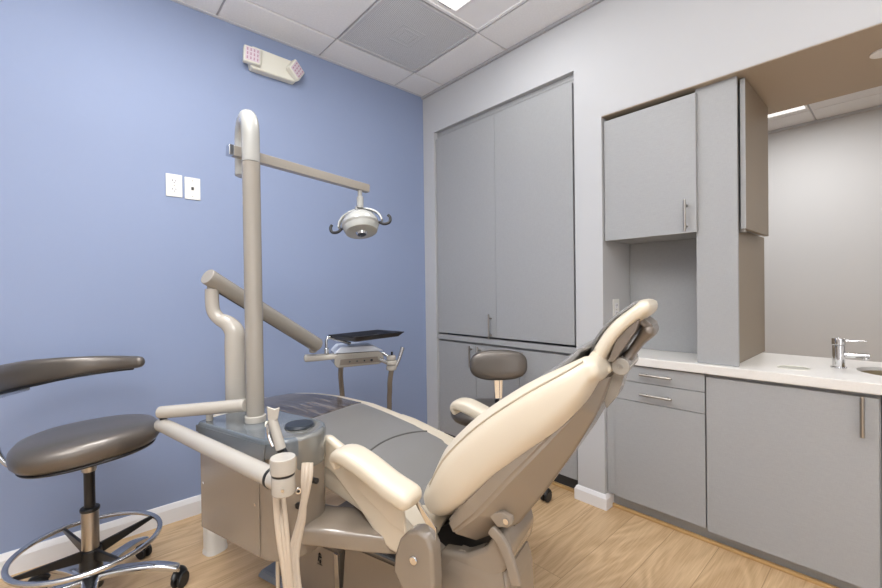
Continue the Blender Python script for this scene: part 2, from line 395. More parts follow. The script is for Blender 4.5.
# lower closet unit
t = thing('low_closet', 'low grey laminate closet with three doors, under the ledge behind the stool', 'cabinet', (XC+0.2, 1.84, 0))
finish('cabinet_body', B(2.192, YR+0.004, 0.088, 2.76, YL-0.004, 0.812), 'lam', t)
finish('toe_kick', B(2.215, YR+0.004, 0.012, 2.25, YL-0.004, 0.087), 'dark', t)
for y0, y1, hy in ((2.049, YL-0.006, 2.085), (1.666, 2.045, 2.002), (YR+0.014, 1.662, 1.620)):
    d = finish('door', B(2.170, y0, 0.092, 2.189, y1, 0.806, bev=0.0012), 'lam', t)
    bar_handle('handle', (2.140, hy, 0.64), (2.140, hy, 0.795), (-0.03, 0, 0), d)
struct('trim_9', B(2.19, YR, 0, 2.214, YL, 0.016, bev=0.004), 'wood_trim')

# ------------------------------------------------------------------ counter run
SG = 0.609; ER = 0.056
t = thing('drawer_cabinet', 'grey laminate base cabinet with two slim drawers over a door, under the counter left end', 'cabinet', (2.4, 0.85, 0))
finish('cabinet_body', B(2.192, SG+0.002, 0.088, 2.74, NY-0.003, 0.797), 'lam', t)
finish('filler_strip', B(2.176, 1.036, 0.088, 2.191, NY-0.003, 0.797), 'lam', t)
finish('toe_kick', B(2.225, SG, 0.012, 2.25, NY-0.003, 0.087), 'lam', t)
for z0, z1, hz in ((0.712, 0.793, 0.757), (0.612, 0.709, 0.657)):
    d = finish('drawer', B(2.170, SG+0.003, z0, 2.189, 1.034, z1, bev=0.0012), 'lam', t)
    bar_handle('handle', (2.138, 0.742, hz), (2.138, 0.893, hz), (-0.032, 0, 0), d)
finish('door', B(2.170, SG+0.003, 0.085, 2.189, 1.034, 0.609, bev=0.0012), 'lam', t)
t = thing('sink_cabinet', 'wide grey laminate base cabinet with one long handled door under the sink', 'cabinet', (2.4, 0.33, 0))
finish('cabinet_body', B(2.192, ER, 0.088, 2.74, SG-0.002, 0.797), 'lam', t)
finish('toe_kick', B(2.225, ER, 0.012, 2.25, SG, 0.087), 'lam', t)
d = finish('door', B(2.170, ER+0.004, 0.075, 2.189, SG-0.003, 0.783, bev=0.0012), 'lam', t)
bar_handle('handle', (2.138, 0.102, 0.64), (2.138, 0.102, 0.79), (-0.032, 0, 0), d, r=0.0065)
t = thing('end_cabinet', 'grey base cabinet beyond the dark gap, at the right edge of the photo', 'cabinet', (2.4, -0.5, 0))
finish('cabinet_body', B(2.192, NE+0.003, 0.088, 2.74, ER-0.008, 0.797), 'dark', t)
finish('door', B(2.170, NE+0.003, 0.085, 2.189, ER-0.018, 0.793, bev=0.0012), 'lam', t)
struct('trim_10', B(2.205, NE, 0, 2.224, NY-0.003, 0.018, bev=0.005), 'wood_trim')
# worktop with sink and waste openings cut in
def worktop():
    bm = bmesh.new(); bmesh.ops.create_cube(bm, size=1)
    for v in bm.verts: v.co = V((2.150+(v.co.x+0.5)*0.61, NE+0.003+(v.co.y+0.5)*(NY-0.005-NE), 0.800+(v.co.z+0.5)*0.041))
    bmesh.ops.bevel(bm, geom=bm.edges, offset=0.003, segments=2, affect='EDGES')
    o = finish('countertop', bm, 'counter'); o['label'] = 'white solid surface countertop running over the base cabinets'; o['category'] = 'countertop'
    for nm, c, rx, ry in (('c1', (2.475, 0.00), 0.14, 0.135), ('c2', (2.322, 0.318), 0.056, 0.056)):
        cb = bmesh.new(); loft(cb, [[V((c[0]+rx*math.cos(a), c[1]+ry*math.sin(a), z)) for a in [2*math.pi*k/48 for k in range(48)]] for z in (0.7, 0.9)])
        me = bpy.data.meshes.new(nm); bmesh.ops.recalc_face_normals(cb, faces=cb.faces); cb.to_mesh(me); cb.free(); co = bpy.data.objects.new(nm, me); C.objects.link(co)
        md = o.modifiers.new('cut', 'BOOLEAN'); md.operation = 'DIFFERENCE'; md.object = co; md.solver = 'EXACT'
        dg = bpy.context.evaluated_depsgraph_get(); new = bpy.data.meshes.new_from_object(o.evaluated_get(dg))
        o.modifiers.clear(); o.data = new; bpy.data.objects.remove(co)
    for p in o.data.polygons: p.use_smooth = True
    o.data.set_sharp_from_angle(angle=math.radians(30))
    return o
worktop()
def bowl(name, c, rx, ry, z, dep, m):
    bm = bmesh.new(); rings = []
    for f, dz in ((1.0, 0), (0.985, -0.25), (0.95, -0.6), (0.85, -0.88), (0.6, -0.99), (0.2, -1.0)):
        rings.append([V((c[0]+rx*f*math.cos(a), c[1]+ry*f*math.sin(a), z+dz*dep)) for a in [2*math.pi*k/48 for k in range(48)]])
    for f, dz in ((0.2, -1.03), (0.62, -1.02), (0.88, -0.92), (0.975, -0.6), (1.012, -0.25), (1.025, 0)):
        rings.append([V((c[0]+rx*f*math.cos(a), c[1]+ry*f*math.sin(a), z+dz*dep)) for a in [2*math.pi*k/48 for k in range(48)]])
    loft(bm, rings, cap=False); return bm
s = finish('sink_basin', bowl('b', (2.475, 0.0), 0.137, 0.132, 0.826, 0.11, 'basin'), 'basin')
s['label'] = 'round steel undermount sink bowl beside the faucet'; s['category'] = 'sink'
s = finish('waste_chute_rim', T([(2.322+0.0525*math.cos(a), 0.318+0.0525*math.sin(a), 0.8405) for a in [2*math.pi*k/40 for k in range(40)]], 0.003, seg=8, closed=True), 'offwhite')
s['label'] = 'pale round waste hole ring set in the white counter left of the faucet'; s['category'] = 'waste hole'
finish('cover', CY((2.322, 0.318, 0.832), (2.322, 0.318, 0.8385), 0.050, seg=40), mat('waste_lid_grey', (178, 176, 168), 0.35), s)

# faucet
FO = V((2.448, 0.187, 0.841))
t = thing('faucet', 'chrome single lever faucet standing on the white counter beside the sink', 'faucet', FO)
f = CY(FO, FO+Z*0.006, 0.027, bev=0.001); cyl(f, FO+Z*0.006, FO+Z*0.098, 0.0205, bev=0.001)
finish('faucet_body', f, 'chrome', t)
finish('cartridge_cap', CY(FO+Z*0.100, FO+Z*0.128, 0.0225, bev=0.002), 'chrome', t)
sd = V((0.15, -1, 0)).normalized()
tip = FO+Z*0.058+sd*0.092
f = T([FO+Z*0.058, tip], 0.0115, flat=1.0); cyl(f, tip-sd*0.012+Z*0.004, tip-sd*0.012-Z*0.017, 0.0095)
finish('spout', f, 'chrome', t)
finish('lever', T([FO+Z*0.117, FO+Z*0.119+sd*0.05, FO+Z*0.120+sd*0.085], [0.004, 0.0055, 0.004], flat=1.6), 'chrome', t)

# wall cabinets over the counter
t = thing('wall_cabinet', 'grey laminate wall cabinet with one handled door, hung high left of the tall panel', 'cabinet', (2.3, 0.86, 1.45))
finish('cabinet_body', B(2.192, 0.648, 1.453, 2.52, NY-0.003, 2.098), 'lam', t)
d = finish('door', B(2.170, 0.640, 1.450, 2.189, NY-0.006, 2.092, bev=0.0012), 'lam', t)
bar_handle('handle', (2.140, 0.680, 1.455), (2.140, 0.680, 1.603), (-0.03, 0, 0), d)
o = finish('back_panel', B(2.478, 0.648, 0.842, 2.50, NY-0.003, 1.452), 'lam')
o['label'] = 'grey laminate back panel of the open niche above the counter'; o['category'] = 'panel'
o = finish('tall_panel', B(2.190, 0.4855, 0.842, 2.209, 0.647, 2.114, bev=0.001), 'lam')
o['label'] = 'tall narrow grey laminate panel standing on the counter beside the niche'; o['category'] = 'panel'
t = thing('side_cabinet', 'shallow grey wall cabinet behind the tall panel, its door facing the sink', 'cabinet', (2.5, 0.56, 1.45))
finish('cabinet_body', B(2.2095, 0.500, 1.458, 2.70, 0.640, 2.112), 'lam', t)
finish('door', B(2.2245, 0.462, 1.450, 2.680, 0.481, 2.108, bev=0.0012), 'lam_shaded', t)
finish('edge_strip', B(2.2222, 0.462, 1.450, 2.2243, 0.481, 2.108), 'lam', t)
finish('hinge_block', B(2.235, 0.470, 1.436, 2.265, 0.500, 1.4495), 'nickel', t)
o = finish('return_board', B(2.2095, 0.505, 0.842, 2.815, 0.525, 1.457), 'lam_shaded')
o['label'] = 'recessed side board in shade-toned laminate standing on the counter under the sink-facing cabinet'; o['category'] = 'panel'
sk = finish('soffit_lamp', CY((2.42, 0.045, 2.1145), (2.42, 0.045, 2.110), 0.045, seg=32), 'trim')
sk['label'] = 'small round recessed lamp in the soffit above the sink'; sk['category'] = 'lamp'
downlight((2.42, 0.045, 2.09), 2.0)

# outlets
def outlet(name, label, c, u, n, kind):
    c, u, n = V(c), V(u), V(n)
    t = thing(name, label, 'outlet' if kind != 'jack' else 'wall plate', c)
    def bx(w_, h_, d0, d1, cx=0, cz=0, bev=0.0, bm=None):
        m_ = Matrix((( u.x, 0, n.x, c.x), (u.y, 0, n.y, c.y), (0, 1, 0, c.z), (0, 0, 0, 1)))
        return box(bm or bmesh.new(), cx-w_/2, cz-h_/2, d0, cx+w_/2, cz+h_/2, d1, bev=bev, mtx=m_)
    finish('plate', bx(0.074, 0.118, 0.0005, 0.006, bev=0.002), 'white', t)
    if kind == 'outlet':
        for cz in (0.022, -0.022):
            r = finish('receptacle', bx(0.034, 0.030, 0.005, 0.008, cz=cz, bev=0.001), 'trim', t)
            s_ = bx(0.003, 0.010, 0.0078, 0.0084, cx=-0.007, cz=cz+0.003); bx(0.003, 0.008, 0.0078, 0.0084, cx=0.007, cz=cz+0.003, bm=s_); bx(0.005, 0.004, 0.0078, 0.0084, cz=cz-0.008, bm=s_)
            finish('slots', s_, 'slot', r)
    else:
        finish('jack', bx(0.012, 0.016, 0.005, 0.0085, bev=0.001), 'slot', t)
    for cz in ((0,) if kind == 'outlet' else (0.042, -0.042)):
        finish('screw', bx(0.005, 0.005, 0.005, 0.0085 if kind == 'outlet' else 0.0068, cz=cz, bev=0.001), 'nickel', t)
outlet('power_outlet', 'white duplex power outlet plate on the blue wall', (0.434, YB, 1.768), (1, 0, 0), (0, -1, 0), 'outlet')
outlet('jack_plate', 'white wall plate with a single small jack, right of the outlet on the blue wall', (0.519, YB, 1.764), (1, 0, 0), (0, -1, 0), 'jack')
outlet('power_outlet', 'white power outlet plate inside the niche above the counter', (2.295, NY, 1.075), (1, 0, 0), (0, -1, 0), 'outlet')

# emergency light
t = thing('emergency_light', 'white twin head emergency light mounted high on the blue wall', 'emergency light', (0.935, YB, 2.54))
pts = [(-0.125, 0.075), (0.115, 0.07), (0.13, 0.03), (0.135, -0.055), (-0.13, -0.055), (-0.14, 0.0)]
e0 = V((0.95, YB, 2.555))
finish('housing', PR([e0+V((x, -0.001, z)) for x, z in pts], (0, -0.055, 0), bev=0.010, seg=3), 'offwhite', t)
for sx, rz, ry in ((-0.125, -0.12, 0.05), (0.132, 0.35, 0.62)):
    mt = Matrix.Translation((0.945+sx, YB-0.065, 2.562 if sx < 0 else 2.566)) @ Matrix.Rotation(rz, 4, 'Z') @ Matrix.Rotation(ry, 4, 'Y') @ Matrix.Scale(0.80, 4)
    hd = finish('lamp_head', B(-0.058, -0.022, -0.058, 0.058, 0.025, 0.058, bev=0.010, seg=3, mtx=mt), 'offwhite', t)
    gl = finish('lens', B(-0.047, -0.026, -0.047, 0.047, -0.021, 0.047, bev=0.003, mtx=mt), 'led', hd)
    dots = bmesh.new()
    for i in range(4):
        for j in range(3):
            x, z_ = -0.034+0.0227*i, -0.03+0.03*j
            for q in (-1, 1): cyl(dots, mt @ V((x, -0.0262, z_+q*0.005)), mt @ V((x, -0.0275, z_+q*0.005)), 0.0045, seg=8)
    finish('led_cluster', dots, 'led_dot', hd)

# ceiling vent
cx, cy = VENT; h = S/2-0.008
t = thing('ceiling_vent', 'square grey perforated air diffuser in the ceiling by the corner', 'vent', (cx, cy, ZC))
fr = bmesh.new()
for a in ((cx-h, cy-h, cx+h, cy-h+0.022), (cx-h, cy+h-0.022, cx+h, cy+h), (cx-h, cy-h+0.022, cx-h+0.022, cy+h-0.022), (cx+h-0.022, cy-h+0.022, cx+h, cy+h-0.022)):
    box(fr, a[0], a[1], ZC-0.004, a[2], a[3], ZC+0.0098, bev=0.002, seg=1)
finish('frame', fr, 'diff_frame', t)
finish('perforated_face', B(cx-h+0.022, cy-h+0.022, ZC+0.001, cx+h-0.022, cy+h-0.022, ZC+0.006), 'perf', t)
lv = bmesh.new()
for k, s_ in enumerate((0.035, 0.06, 0.085)):
    for a in ((cx-s_, cy-s_, cx+s_, cy-s_+0.006), (cx-s_, cy+s_-0.006, cx+s_, cy+s_), (cx-s_, cy-s_+0.006, cx-s_+0.006, cy+s_-0.006), (cx+s_-0.006, cy-s_+0.006, cx+s_, cy+s_-0.006)):
        box(lv, a[0]+0.0, a[1]+0.0, ZC-0.0005, a[2], a[3], ZC+0.0009)
finish('louver', lv, 'perf', t)

# ceiling lights (troffers)
def troffer(c, label):
    cx, cy = c; h = S/2-0.008
    t = thing('ceiling_light', label, 'ceiling light', (cx, cy, ZC), group=None)
    fr = bmesh.new(); b_ = 0.020
    for a in ((cx-h, cy-h, cx+h, cy-h+b_), (cx-h, cy+h-b_, cx+h, cy+h), (cx-h, cy-h+b_, cx-h+b_, cy+h-b_), (cx+h-b_, cy-h+b_, cx+h, cy+h-b_)):
        box(fr, a[0], a[1], ZC-0.003, a[2], a[3], ZC+0.0098, bev=0.002, seg=1)
    finish('frame', fr, 'trim', t)
    rf = bmesh.new(); k = h-b_
    o_ = [(-k, -k), (k, -k), (k, k), (-k, k)]; i_ = [(-k, -0.26), (k, -0.26), (k, 0.26), (-k, 0.26)]; i_ = [(-0.05, -k+0.01), (0.05, -k+0.01), (0.05, k-0.01), (-0.05, k-0.01)]
    ro = [rf.verts.new((cx+x, cy+y, ZC+0.003)) for x, y in o_]; ri = [rf.verts.new((cx+x*0.96, cy+y, ZC+0.0095)) for x, y in i_]
    for q in range(4): rf.faces.new((ro[q], ro[(q+1) % 4], ri[(q+1) % 4], ri[q]))
    finish('reflector', rf, 'reflector', t)
    finish('lens', B(cx-h+0.055, cy-h+0.05, ZC-0.006, cx+h-0.235, cy+h-0.055, ZC+0.004, bev=0.004), 'lit', t)
troffer(LIGHTS[0], 'lit square ceiling light beside the grey air diffuser')
troffer(LIGHTS[1], 'lit square ceiling light over the left side of the room')
troffer(LIGHTS[2], 'lit square ceiling light behind the camera, nearer the counter wall')
troffer(LIGHTS[3], 'lit square ceiling light behind the camera, nearer the left wall')
bx_, by_ = 4.58, 0.85
t = thing('corridor_light', 'bright rectangular ceiling light in the space beyond the counter', 'ceiling light', (bx_, by_, ZC))
finish('lens', B(4.34, 0.57, ZC-0.006, 4.82, 1.13, ZC-0.0005, bev=0.002), 'lit', t)

# ------------------------------------------------------------------ dental chair (local x runs to the headrest, y to the far side)
ANG = math.radians(-74); CO = V((1.0, 1.115, 0))
ax = V((math.cos(ANG), math.sin(ANG), 0)); bx = V((-math.sin(ANG), math.cos(ANG), 0))
def L(x, y, z): return CO + ax*x + bx*y + Z*z
chair = thing('dental_chair', 'reclined dental chair with cream bolsters and grey inserts in the middle of the room', 'dental chair', CO, ANG)
# seat and leg rest
sx = [-1.17, -1.05, -0.92, -0.78, -0.58, -0.42, -0.28, -0.147, 0.0, 0.12]
sz = [0.640, 0.660, 0.668, 0.670, 0.660, 0.634, 0.606, 0.572, 0.52, 0.47]
P = [L(-1.17+1.29*i/29, 0, 0) for i in range(30)]
def seat_slab(inset, th, lift, x0, x1, n=34, e=4.0):
    pts, hw, ht = [], [], []
    for i in range(n):
        x = x0+(x1-x0)*i/(n-1)
        w_ = interp([-1.2, -1.17, -1.12, -1.05, -0.95, -0.8, -0.5, 0.12], [0.05, 0.13, 0.205, 0.252, 0.276, 0.288, 0.294, 0.285], x)
        zz = interp(sx, sz, x)
        pts.append(L(x, 0, zz-th+lift)); hw.append(max(0.03, w_-inset)); ht.append(th)
    return pad(bmesh.new(), smooth(pts, 1), bx, hw, ht, e, 0.7, n=44)
finish('seat_bolster', seat_slab(0.0, 0.045, 0.0, -1.17, 0.06, e=5), 'cream', chair)
finish('seat_insert', seat_slab(0.065, 0.014, 0.003, -0.598, 0.06, e=4.5), 'grey_vinyl', chair)
finish('foot_cover', seat_slab(0.060, 0.016, 0.005, -1.10, -0.605, e=4.5), 'film', chair, label='glossy creased clear film over the foot end')
sm_ = [L(-0.265+0.055*(y/0.22)**2, y, interp(sx, sz, -0.265+0.055*(y/0.22)**2)+0.0035-0.004*(y/0.22)**4) for y in [-0.215+0.43*i/24 for i in range(25)]]
finish('piping', T(sm_, 0.004, seg=8), 'grey_seam', chair)
finish('seat_frame', seat_slab(0.06, 0.025, -0.085, -1.08, 0.10, e=4), 'taupe', chair)
for s_ in (-1, 1):
    y0 = 0.275*s_; o_ = bx*0.034*s_
    out = [(-0.52, 0.625), (-0.42, 0.655), (-0.34, 0.700), (-0.26, 0.718), (-0.19, 0.690), (-0.10, 0.625), (0.0, 0.555), (0.075, 0.505), (0.085, 0.47), (0.04, 0.415), (0.00, 0.420), (-0.055, 0.452), (-0.12, 0.512), (-0.17, 0.548), (-0.235, 0.600), (-0.33, 0.618), (-0.52, 0.612)]
    if s_ == 1: out = [(-0.42, 0.615), (-0.34, 0.605), (-0.26, 0.585), (-0.20, 0.570), (-0.10, 0.545), (0.0, 0.52), (0.075, 0.49), (0.085, 0.46), (0.04, 0.395), (-0.02, 0.400), (-0.08, 0.425), (-0.16, 0.470), (-0.23, 0.510), (-0.32, 0.550), (-0.42, 0.585)]
    finish('side_panel', PR([L(x, y0, z) for x, z in out], o_, bev=0.014, seg=3), 'cream', chair)
    sp = finish('armrest_support', PR([L(x, 0.310*s_, z) for x, z in ((-0.10 if s_ < 0 else 0.01, 0.65 if s_ < 0 else 0.625), (0.02, 0.620), (0.06, 0.60), (0.075, 0.50), (0.02, 0.515), (-0.10 if s_ < 0 else 0.01, 0.58))], bx*0.014*s_, bev=0.004), 'cream', chair)
    fx = 0.035 if s_ == 1 else 0.0; yy = (0.34 if s_ == -1 else 0.325)*s_
    ap = smooth([L(x+fx, yy, z) for x, z in ((-0.160, 0.662), (-0.165, 0.680), (-0.145, 0.694), (-0.105, 0.692), (-0.04, 0.672), (0.03, 0.643), (0.098, 0.622))], 4)
    n_ = len(ap)
    finish('armrest', pad(bmesh.new(), ap, bx, [0.034+0.012*min(1, i/10) for i in range(n_)], [0.012+0.017*min(1, i/12) for i in range(n_)], 2.8, 1.0), 'cream', chair)
# back rest
F_ = [(0.078, 0.622), (0.136, 0.738), (0.212, 0.822), (0.288, 0.887), (0.395, 0.961), (0.492, 1.010), (0.540, 1.030)]
R_ = [(0.150, 0.505), (0.235, 0.562), (0.305, 0.635), (0.375, 0.705), (0.458, 0.785), (0.535, 0.880), (0.570, 0.950)]
W_ = [0.245, 0.268, 0.275, 0.275, 0.268, 0.248, 0.222]
def resamp(A, k):
    v = smooth([V((a, b, 0)) for a, b in A], k); return [(p.x, p.y) for p in v]
Fs, Rs = resamp(F_, 5), resamp(R_, 5); Ws = [interp(list(range(7)), W_, i/5) for i in range(len(Fs))]
N_ = len(Fs)
def back_slab(f0, f1, inset, i0, i1, e, end=0.6, hollow=0.0, rise=0.0):
    rings = []; idx = list(range(i0, i1))
    def ring(i, s, sh):
        f, r = V((Fs[i][0], 0, Fs[i][1])), V((Rs[i][0], 0, Rs[i][1]))
        a, b = r.lerp(f, f0), r.lerp(f, f1); c = (a+b)/2; h = (b-a).length/2; d = (b-a).normalized()
        dirw = (ax*d.x+Z*d.z); t3 = dirw.cross(bx)
        cc = CO+ax*c.x+Z*c.z + t3*sh
        cc = cc + dirw*(rise*max(0, (i-N_*0.66)/(N_*0.25)))
        ring_ = sup(cc, bx, dirw, max(0.02, (Ws[i]-inset)-h*(1-s)*end), h*s, e, 64)
        if hollow and s == 1:
            for k, p in enumerate(ring_):
                y_ = abs((p-cc).dot(bx)); g = (p-cc).dot(dirw)
                lim = h-hollow*min(1, max(0, (Ws[i]-0.045-y_)/0.02))
                if g > lim: ring_[k] = p-dirw*(g-lim)
        return ring_
    h0 = 0.05*end/0.6
    f, r = V((Fs[i0][0], 0, Fs[i0][1])), V((Rs[i0][0], 0, Rs[i0][1])); d = (f-r).normalized(); t3 = (ax*d.x+Z*d.z).cross(bx)
    up_ = CO+ax*Fs[i0+1][0]+Z*Fs[i0+1][1]-(CO+ax*Fs[i0][0]+Z*Fs[i0][1]); sg = 1 if t3.dot(up_) > 0 else -1
    for a in (80, 60, 40, 20): rings.append(ring(i0, math.cos(math.radians(a)), -sg*h0*math.sin(math.radians(a))))
    for i in idx: rings.append(ring(i, 1, 0))
    for a in (20, 40, 60, 80): rings.append(ring(idx[-1], math.cos(math.radians(a)), sg*h0*0.6*math.sin(math.radians(a))))
    return loft(bmesh.new(), rings)
finish('back_bolster', back_slab(0.0, 1.0, 0.0, 0, N_, 3.2, hollow=0.034), 'cream', chair)
finish('back_insert', back_slab(0.70, 0.900, 0.050, 1, N_-1, 5, 0.3, rise=0.026), 'grey_vinyl', chair)
for s_ in (-1, 1):
    for off in (-0.0035, 0.0035):
        pp = []
        for i in range(1, N_):
            f, r = V((Fs[i][0], 0, Fs[i][1])), V((Rs[i][0], 0, Rs[i][1])); c = r.lerp(f, 0.78)
            pp.append(CO+ax*c.x+Z*(c.z+off)+bx*s_*(Ws[i]*0.947))
        finish('piping', T(pp, 0.0022, seg=6), 'cream_seam', chair)
# back shell
sF = [(0.160, 0.520), (0.225, 0.605), (0.310, 0.700), (0.410, 0.800), (0.510, 0.900), (0.560, 0.965)]
sR = [(0.215, 0.430), (0.345, 0.520), (0.430, 0.640), (0.500, 0.752), (0.560, 0.862), (0.592, 0.965)]
sW = [0.238, 0.250, 0.252, 0.240, 0.195, 0.14]
rings = []
for i in range(6):
    f, r = V((sF[i][0], 0, sF[i][1])), V((sR[i][0], 0, sR[i][1]))
    def q(p, y): return CO+ax*p.x+Z*p.z+bx*y
    w_ = sW[i]; m_ = f.lerp(r, 0.35)
    rings.append([q(f, -w_), q(m_, -w_), q(r, -w_*0.62), q(r, -w_*0.3), q(r, w_*0.3), q(r, w_*0.62), q(m_, w_), q(f, w_)])
sh = loft(bmesh.new(), rings)
bmesh.ops.bevel(sh, geom=sh.edges, offset=0.008, segments=2, affect='EDGES')
finish('back_shell', sh, 'taupe', chair)
# head rest
hp = smooth([L(0.572, 0, 0.985), L(0.560, 0, 1.000), L(0.570, 0, 1.030), L(0.608, 0, 1.088), L(0.668, 0, 1.141)], 5)
n_ = len(hp)
hr = finish('headrest', pad(bmesh.new(), hp, bx, [0.112+0.020*math.sin(math.pi*min(1, i/(n_-1)*1.15)/1.15) for i in range(n_)], [0.023 for i in range(n_)], 3.0, 1.0), 'cream', chair)
hi = smooth([L(0.540, 0, 1.004), L(0.549, 0, 1.048), L(0.594, 0, 1.109), L(0.648, 0, 1.152)], 5); n_ = len(hi)
finish('headrest_insert', pad(bmesh.new(), hi, bx, [0.095]*n_, [0.008]*n_, 3.0, 1.0), 'grey_vinyl', hr)
finish('headrest_backplate', PR([L(x, -0.11, z) for x, z in ((0.586, 1.003), (0.600, 1.000), (0.655, 1.085), (0.665, 1.118), (0.640, 1.098), (0.606, 1.060))], bx*0.22, bev=0.004), 'taupe_dark', hr)
ha = finish('headrest_arm', pad(bmesh.new(), [L(0.612, 0, 0.985), L(0.632, 0, 1.018), L(0.655, 0, 1.052), L(0.676, 0, 1.080)], bx, [0.080, 0.055, 0.058, 0.080], [0.019, 0.012, 0.014, 0.020], 3, 1), 'taupe_dark', chair)
finish('pivot', CY(L(0.614, -0.092, 0.988), L(0.614, 0.092, 0.988), 0.023, bev=0.003), 'pole', ha)
finish('screw', CY(L(0.614, -0.0945, 0.988), L(0.614, -0.092, 0.988), 0.005, seg=12), 'nickel', ha)
finish('bracket', PR([L(x, -0.07, z) for x, z in ((0.640, 1.118), (0.652, 1.128), (0.690, 1.098), (0.688, 1.070), (0.664, 1.066), (0.668, 1.090))], bx*0.14, bev=0.004), 'taupe_dark', ha)
finish('headrest_slide', PR([L(x, -0.05, z) for x, z in ((0.585, 0.985), (0.605, 0.995), (0.622, 0.975), (0.600, 0.900), (0.570, 0.860), (0.560, 0.90))], bx*0.10, bev=0.004), 'pole', chair)
# base and linkage
hg = [(0.020, 0.375), (0.026, 0.420), (0.046, 0.475), (0.076, 0.506), (0.112, 0.518), (0.145, 0.508), (0.160, 0.475), (0.164, 0.38), (0.160, 0.25), (0.10, 0.25), (0.068, 0.31), (0.035, 0.35)]
for s_ in (-1, 1):
    h_ = finish('hinge_cover', PR([L(x, 0.262*s_, z) for x, z in hg], bx*0.055*s_, bev=0.012, seg=3), 'taupe', chair)
    finish('screw', CY(L(0.100, 0.317*s_, 0.432), L(0.100, 0.325*s_, 0.432), 0.013, bev=0.003, seg=20), 'chrome', h_)
    finish('chrome_strap', PR([L(x, 0.285*s_, z) for x, z in ((0.080, 0.585), (0.092, 0.590), (0.158, 0.525), (0.158, 0.490), (0.146, 0.500))], bx*0.006*s_, bev=0.001), 'chrome', chair)
finish('back_support', PR([L(x, -0.20, z) for x, z in ((0.10, 0.20), (0.20, 0.27), (0.29, 0.36), (0.335, 0.42), (0.345, 0.47), (0.33, 0.525), (0.30, 0.515), (0.265, 0.455), (0.20, 0.415), (0.11, 0.40))], bx*0.20, bev=0.014, seg=3), 'taupe', chair)
finish('lift_mechanism', PR([L(x, -0.16, z) for x, z in ((0.05, 0.42), (0.18, 0.50), (0.27, 0.55), (0.33, 0.45), (0.20, 0.36), (0.05, 0.34))], bx*0.16, bev=0.006), 'black', chair)
for yb_, n_s in ((-0.222, -1), (0.0, 1)):
    b_ = finish('back_bracket', PR([L(x-0.006, yb_, z) for x, z in ((0.29, 0.570), (0.335, 0.586), (0.362, 0.580), (0.367, 0.562), (0.353, 0.547), (0.32, 0.538))], bx*0.02, bev=0.006), 'taupe', chair)
    finish('screw', CY(L(0.342, yb_+(0.02 if n_s > 0 else 0), 0.566), L(0.342, yb_+(0.026 if n_s > 0 else -0.006), 0.566), 0.008, seg=14), 'chrome', b_)
finish('lever', pad(bmesh.new(), smooth([L(0.295, -0.215, 0.525), L(0.325, -0.215, 0.500), L(0.350, -0.215, 0.45), L(0.366, -0.215, 0.40)], 4), bx, [0.009]*13, [0.015]*13, 5, 0.3), 'taupe', chair)
def hull(pts_bottom, z0, pts_top, z1): return loft(bmesh.new(), [[L(x, y, z0) for x, y in pts_bottom], [L(x, y, z1) for x, y in pts_top]])
def shell(rects, bev, yc=0.0):
    """stack of rectangles (x0, x1, half width, height)"""
    bm = loft(bmesh.new(), [[L(a, yc-h_, z), L(b, yc-h_, z), L(b, yc+h_, z), L(a, yc+h_, z)] for a, b, h_, z in rects])
    bmesh.ops.bevel(bm, geom=bm.edges, offset=bev, segments=3, affect='EDGES'); return bm
finish('base_plate', shell([(-0.80, 0.30, 0.21, 0.001), (-0.78, 0.28, 0.20, 0.034)], 0.006), 'base_blue', chair)
finish('base_shroud', shell([(0.10, 0.325, 0.10, 0.034), (0.10, 0.345, 0.10, 0.22), (0.12, 0.340, 0.10, 0.36), (0.16, 0.325, 0.09, 0.415)], 0.012, -0.105), 'taupe', chair)
finish('motor_housing', shell([(-0.33, 0.098, 0.19, 0.034), (-0.31, 0.08, 0.185, 0.285)], 0.008), 'taupe', chair)
finish('motor_lid', shell([(-0.305, 0.075, 0.180, 0.284), (-0.30, 0.07, 0.175, 0.296)], 0.003), 'slate', chair)
fh = finish('front_housing', shell([(-0.70, -0.345, 0.19, 0.034), (-0.60, -0.345, 0.18, 0.235)], 0.008), 'taupe', chair)
# small printed figure mark on the front housing side
mk = bmesh.new(); mx, mz, my = -0.44, 0.185, -0.1865
cyl(mk, L(mx, my-0.002, mz+0.016), L(mx, my+0.002, mz+0.016), 0.005, seg=12)
cyl(mk, L(mx-0.003, my, mz+0.008), L(mx-0.006, my, mz-0.010), 0.0028, seg=6); cyl(mk, L(mx-0.003, my, mz+0.008), L(mx+0.010, my, mz+0.006), 0.0026, seg=6)
cyl(mk, L(mx+0.004, my, mz-0.006), L(mx+0.004, my, mz-0.016), 0.003, seg=6); cyl(mk, L(mx-0.010, my, mz-0.022), L(mx+0.014, my, mz-0.022), 0.0012, seg=6)
finish('printed_mark', mk, 'black', fh)
finish('corner_strip', PR([L(x, -0.188, z) for x, z in ((-0.355, 0.235), (-0.335, 0.235), (-0.325, 0.05), (-0.350, 0.05))], bx*-0.006, bev=0.001), 'alu', chair)

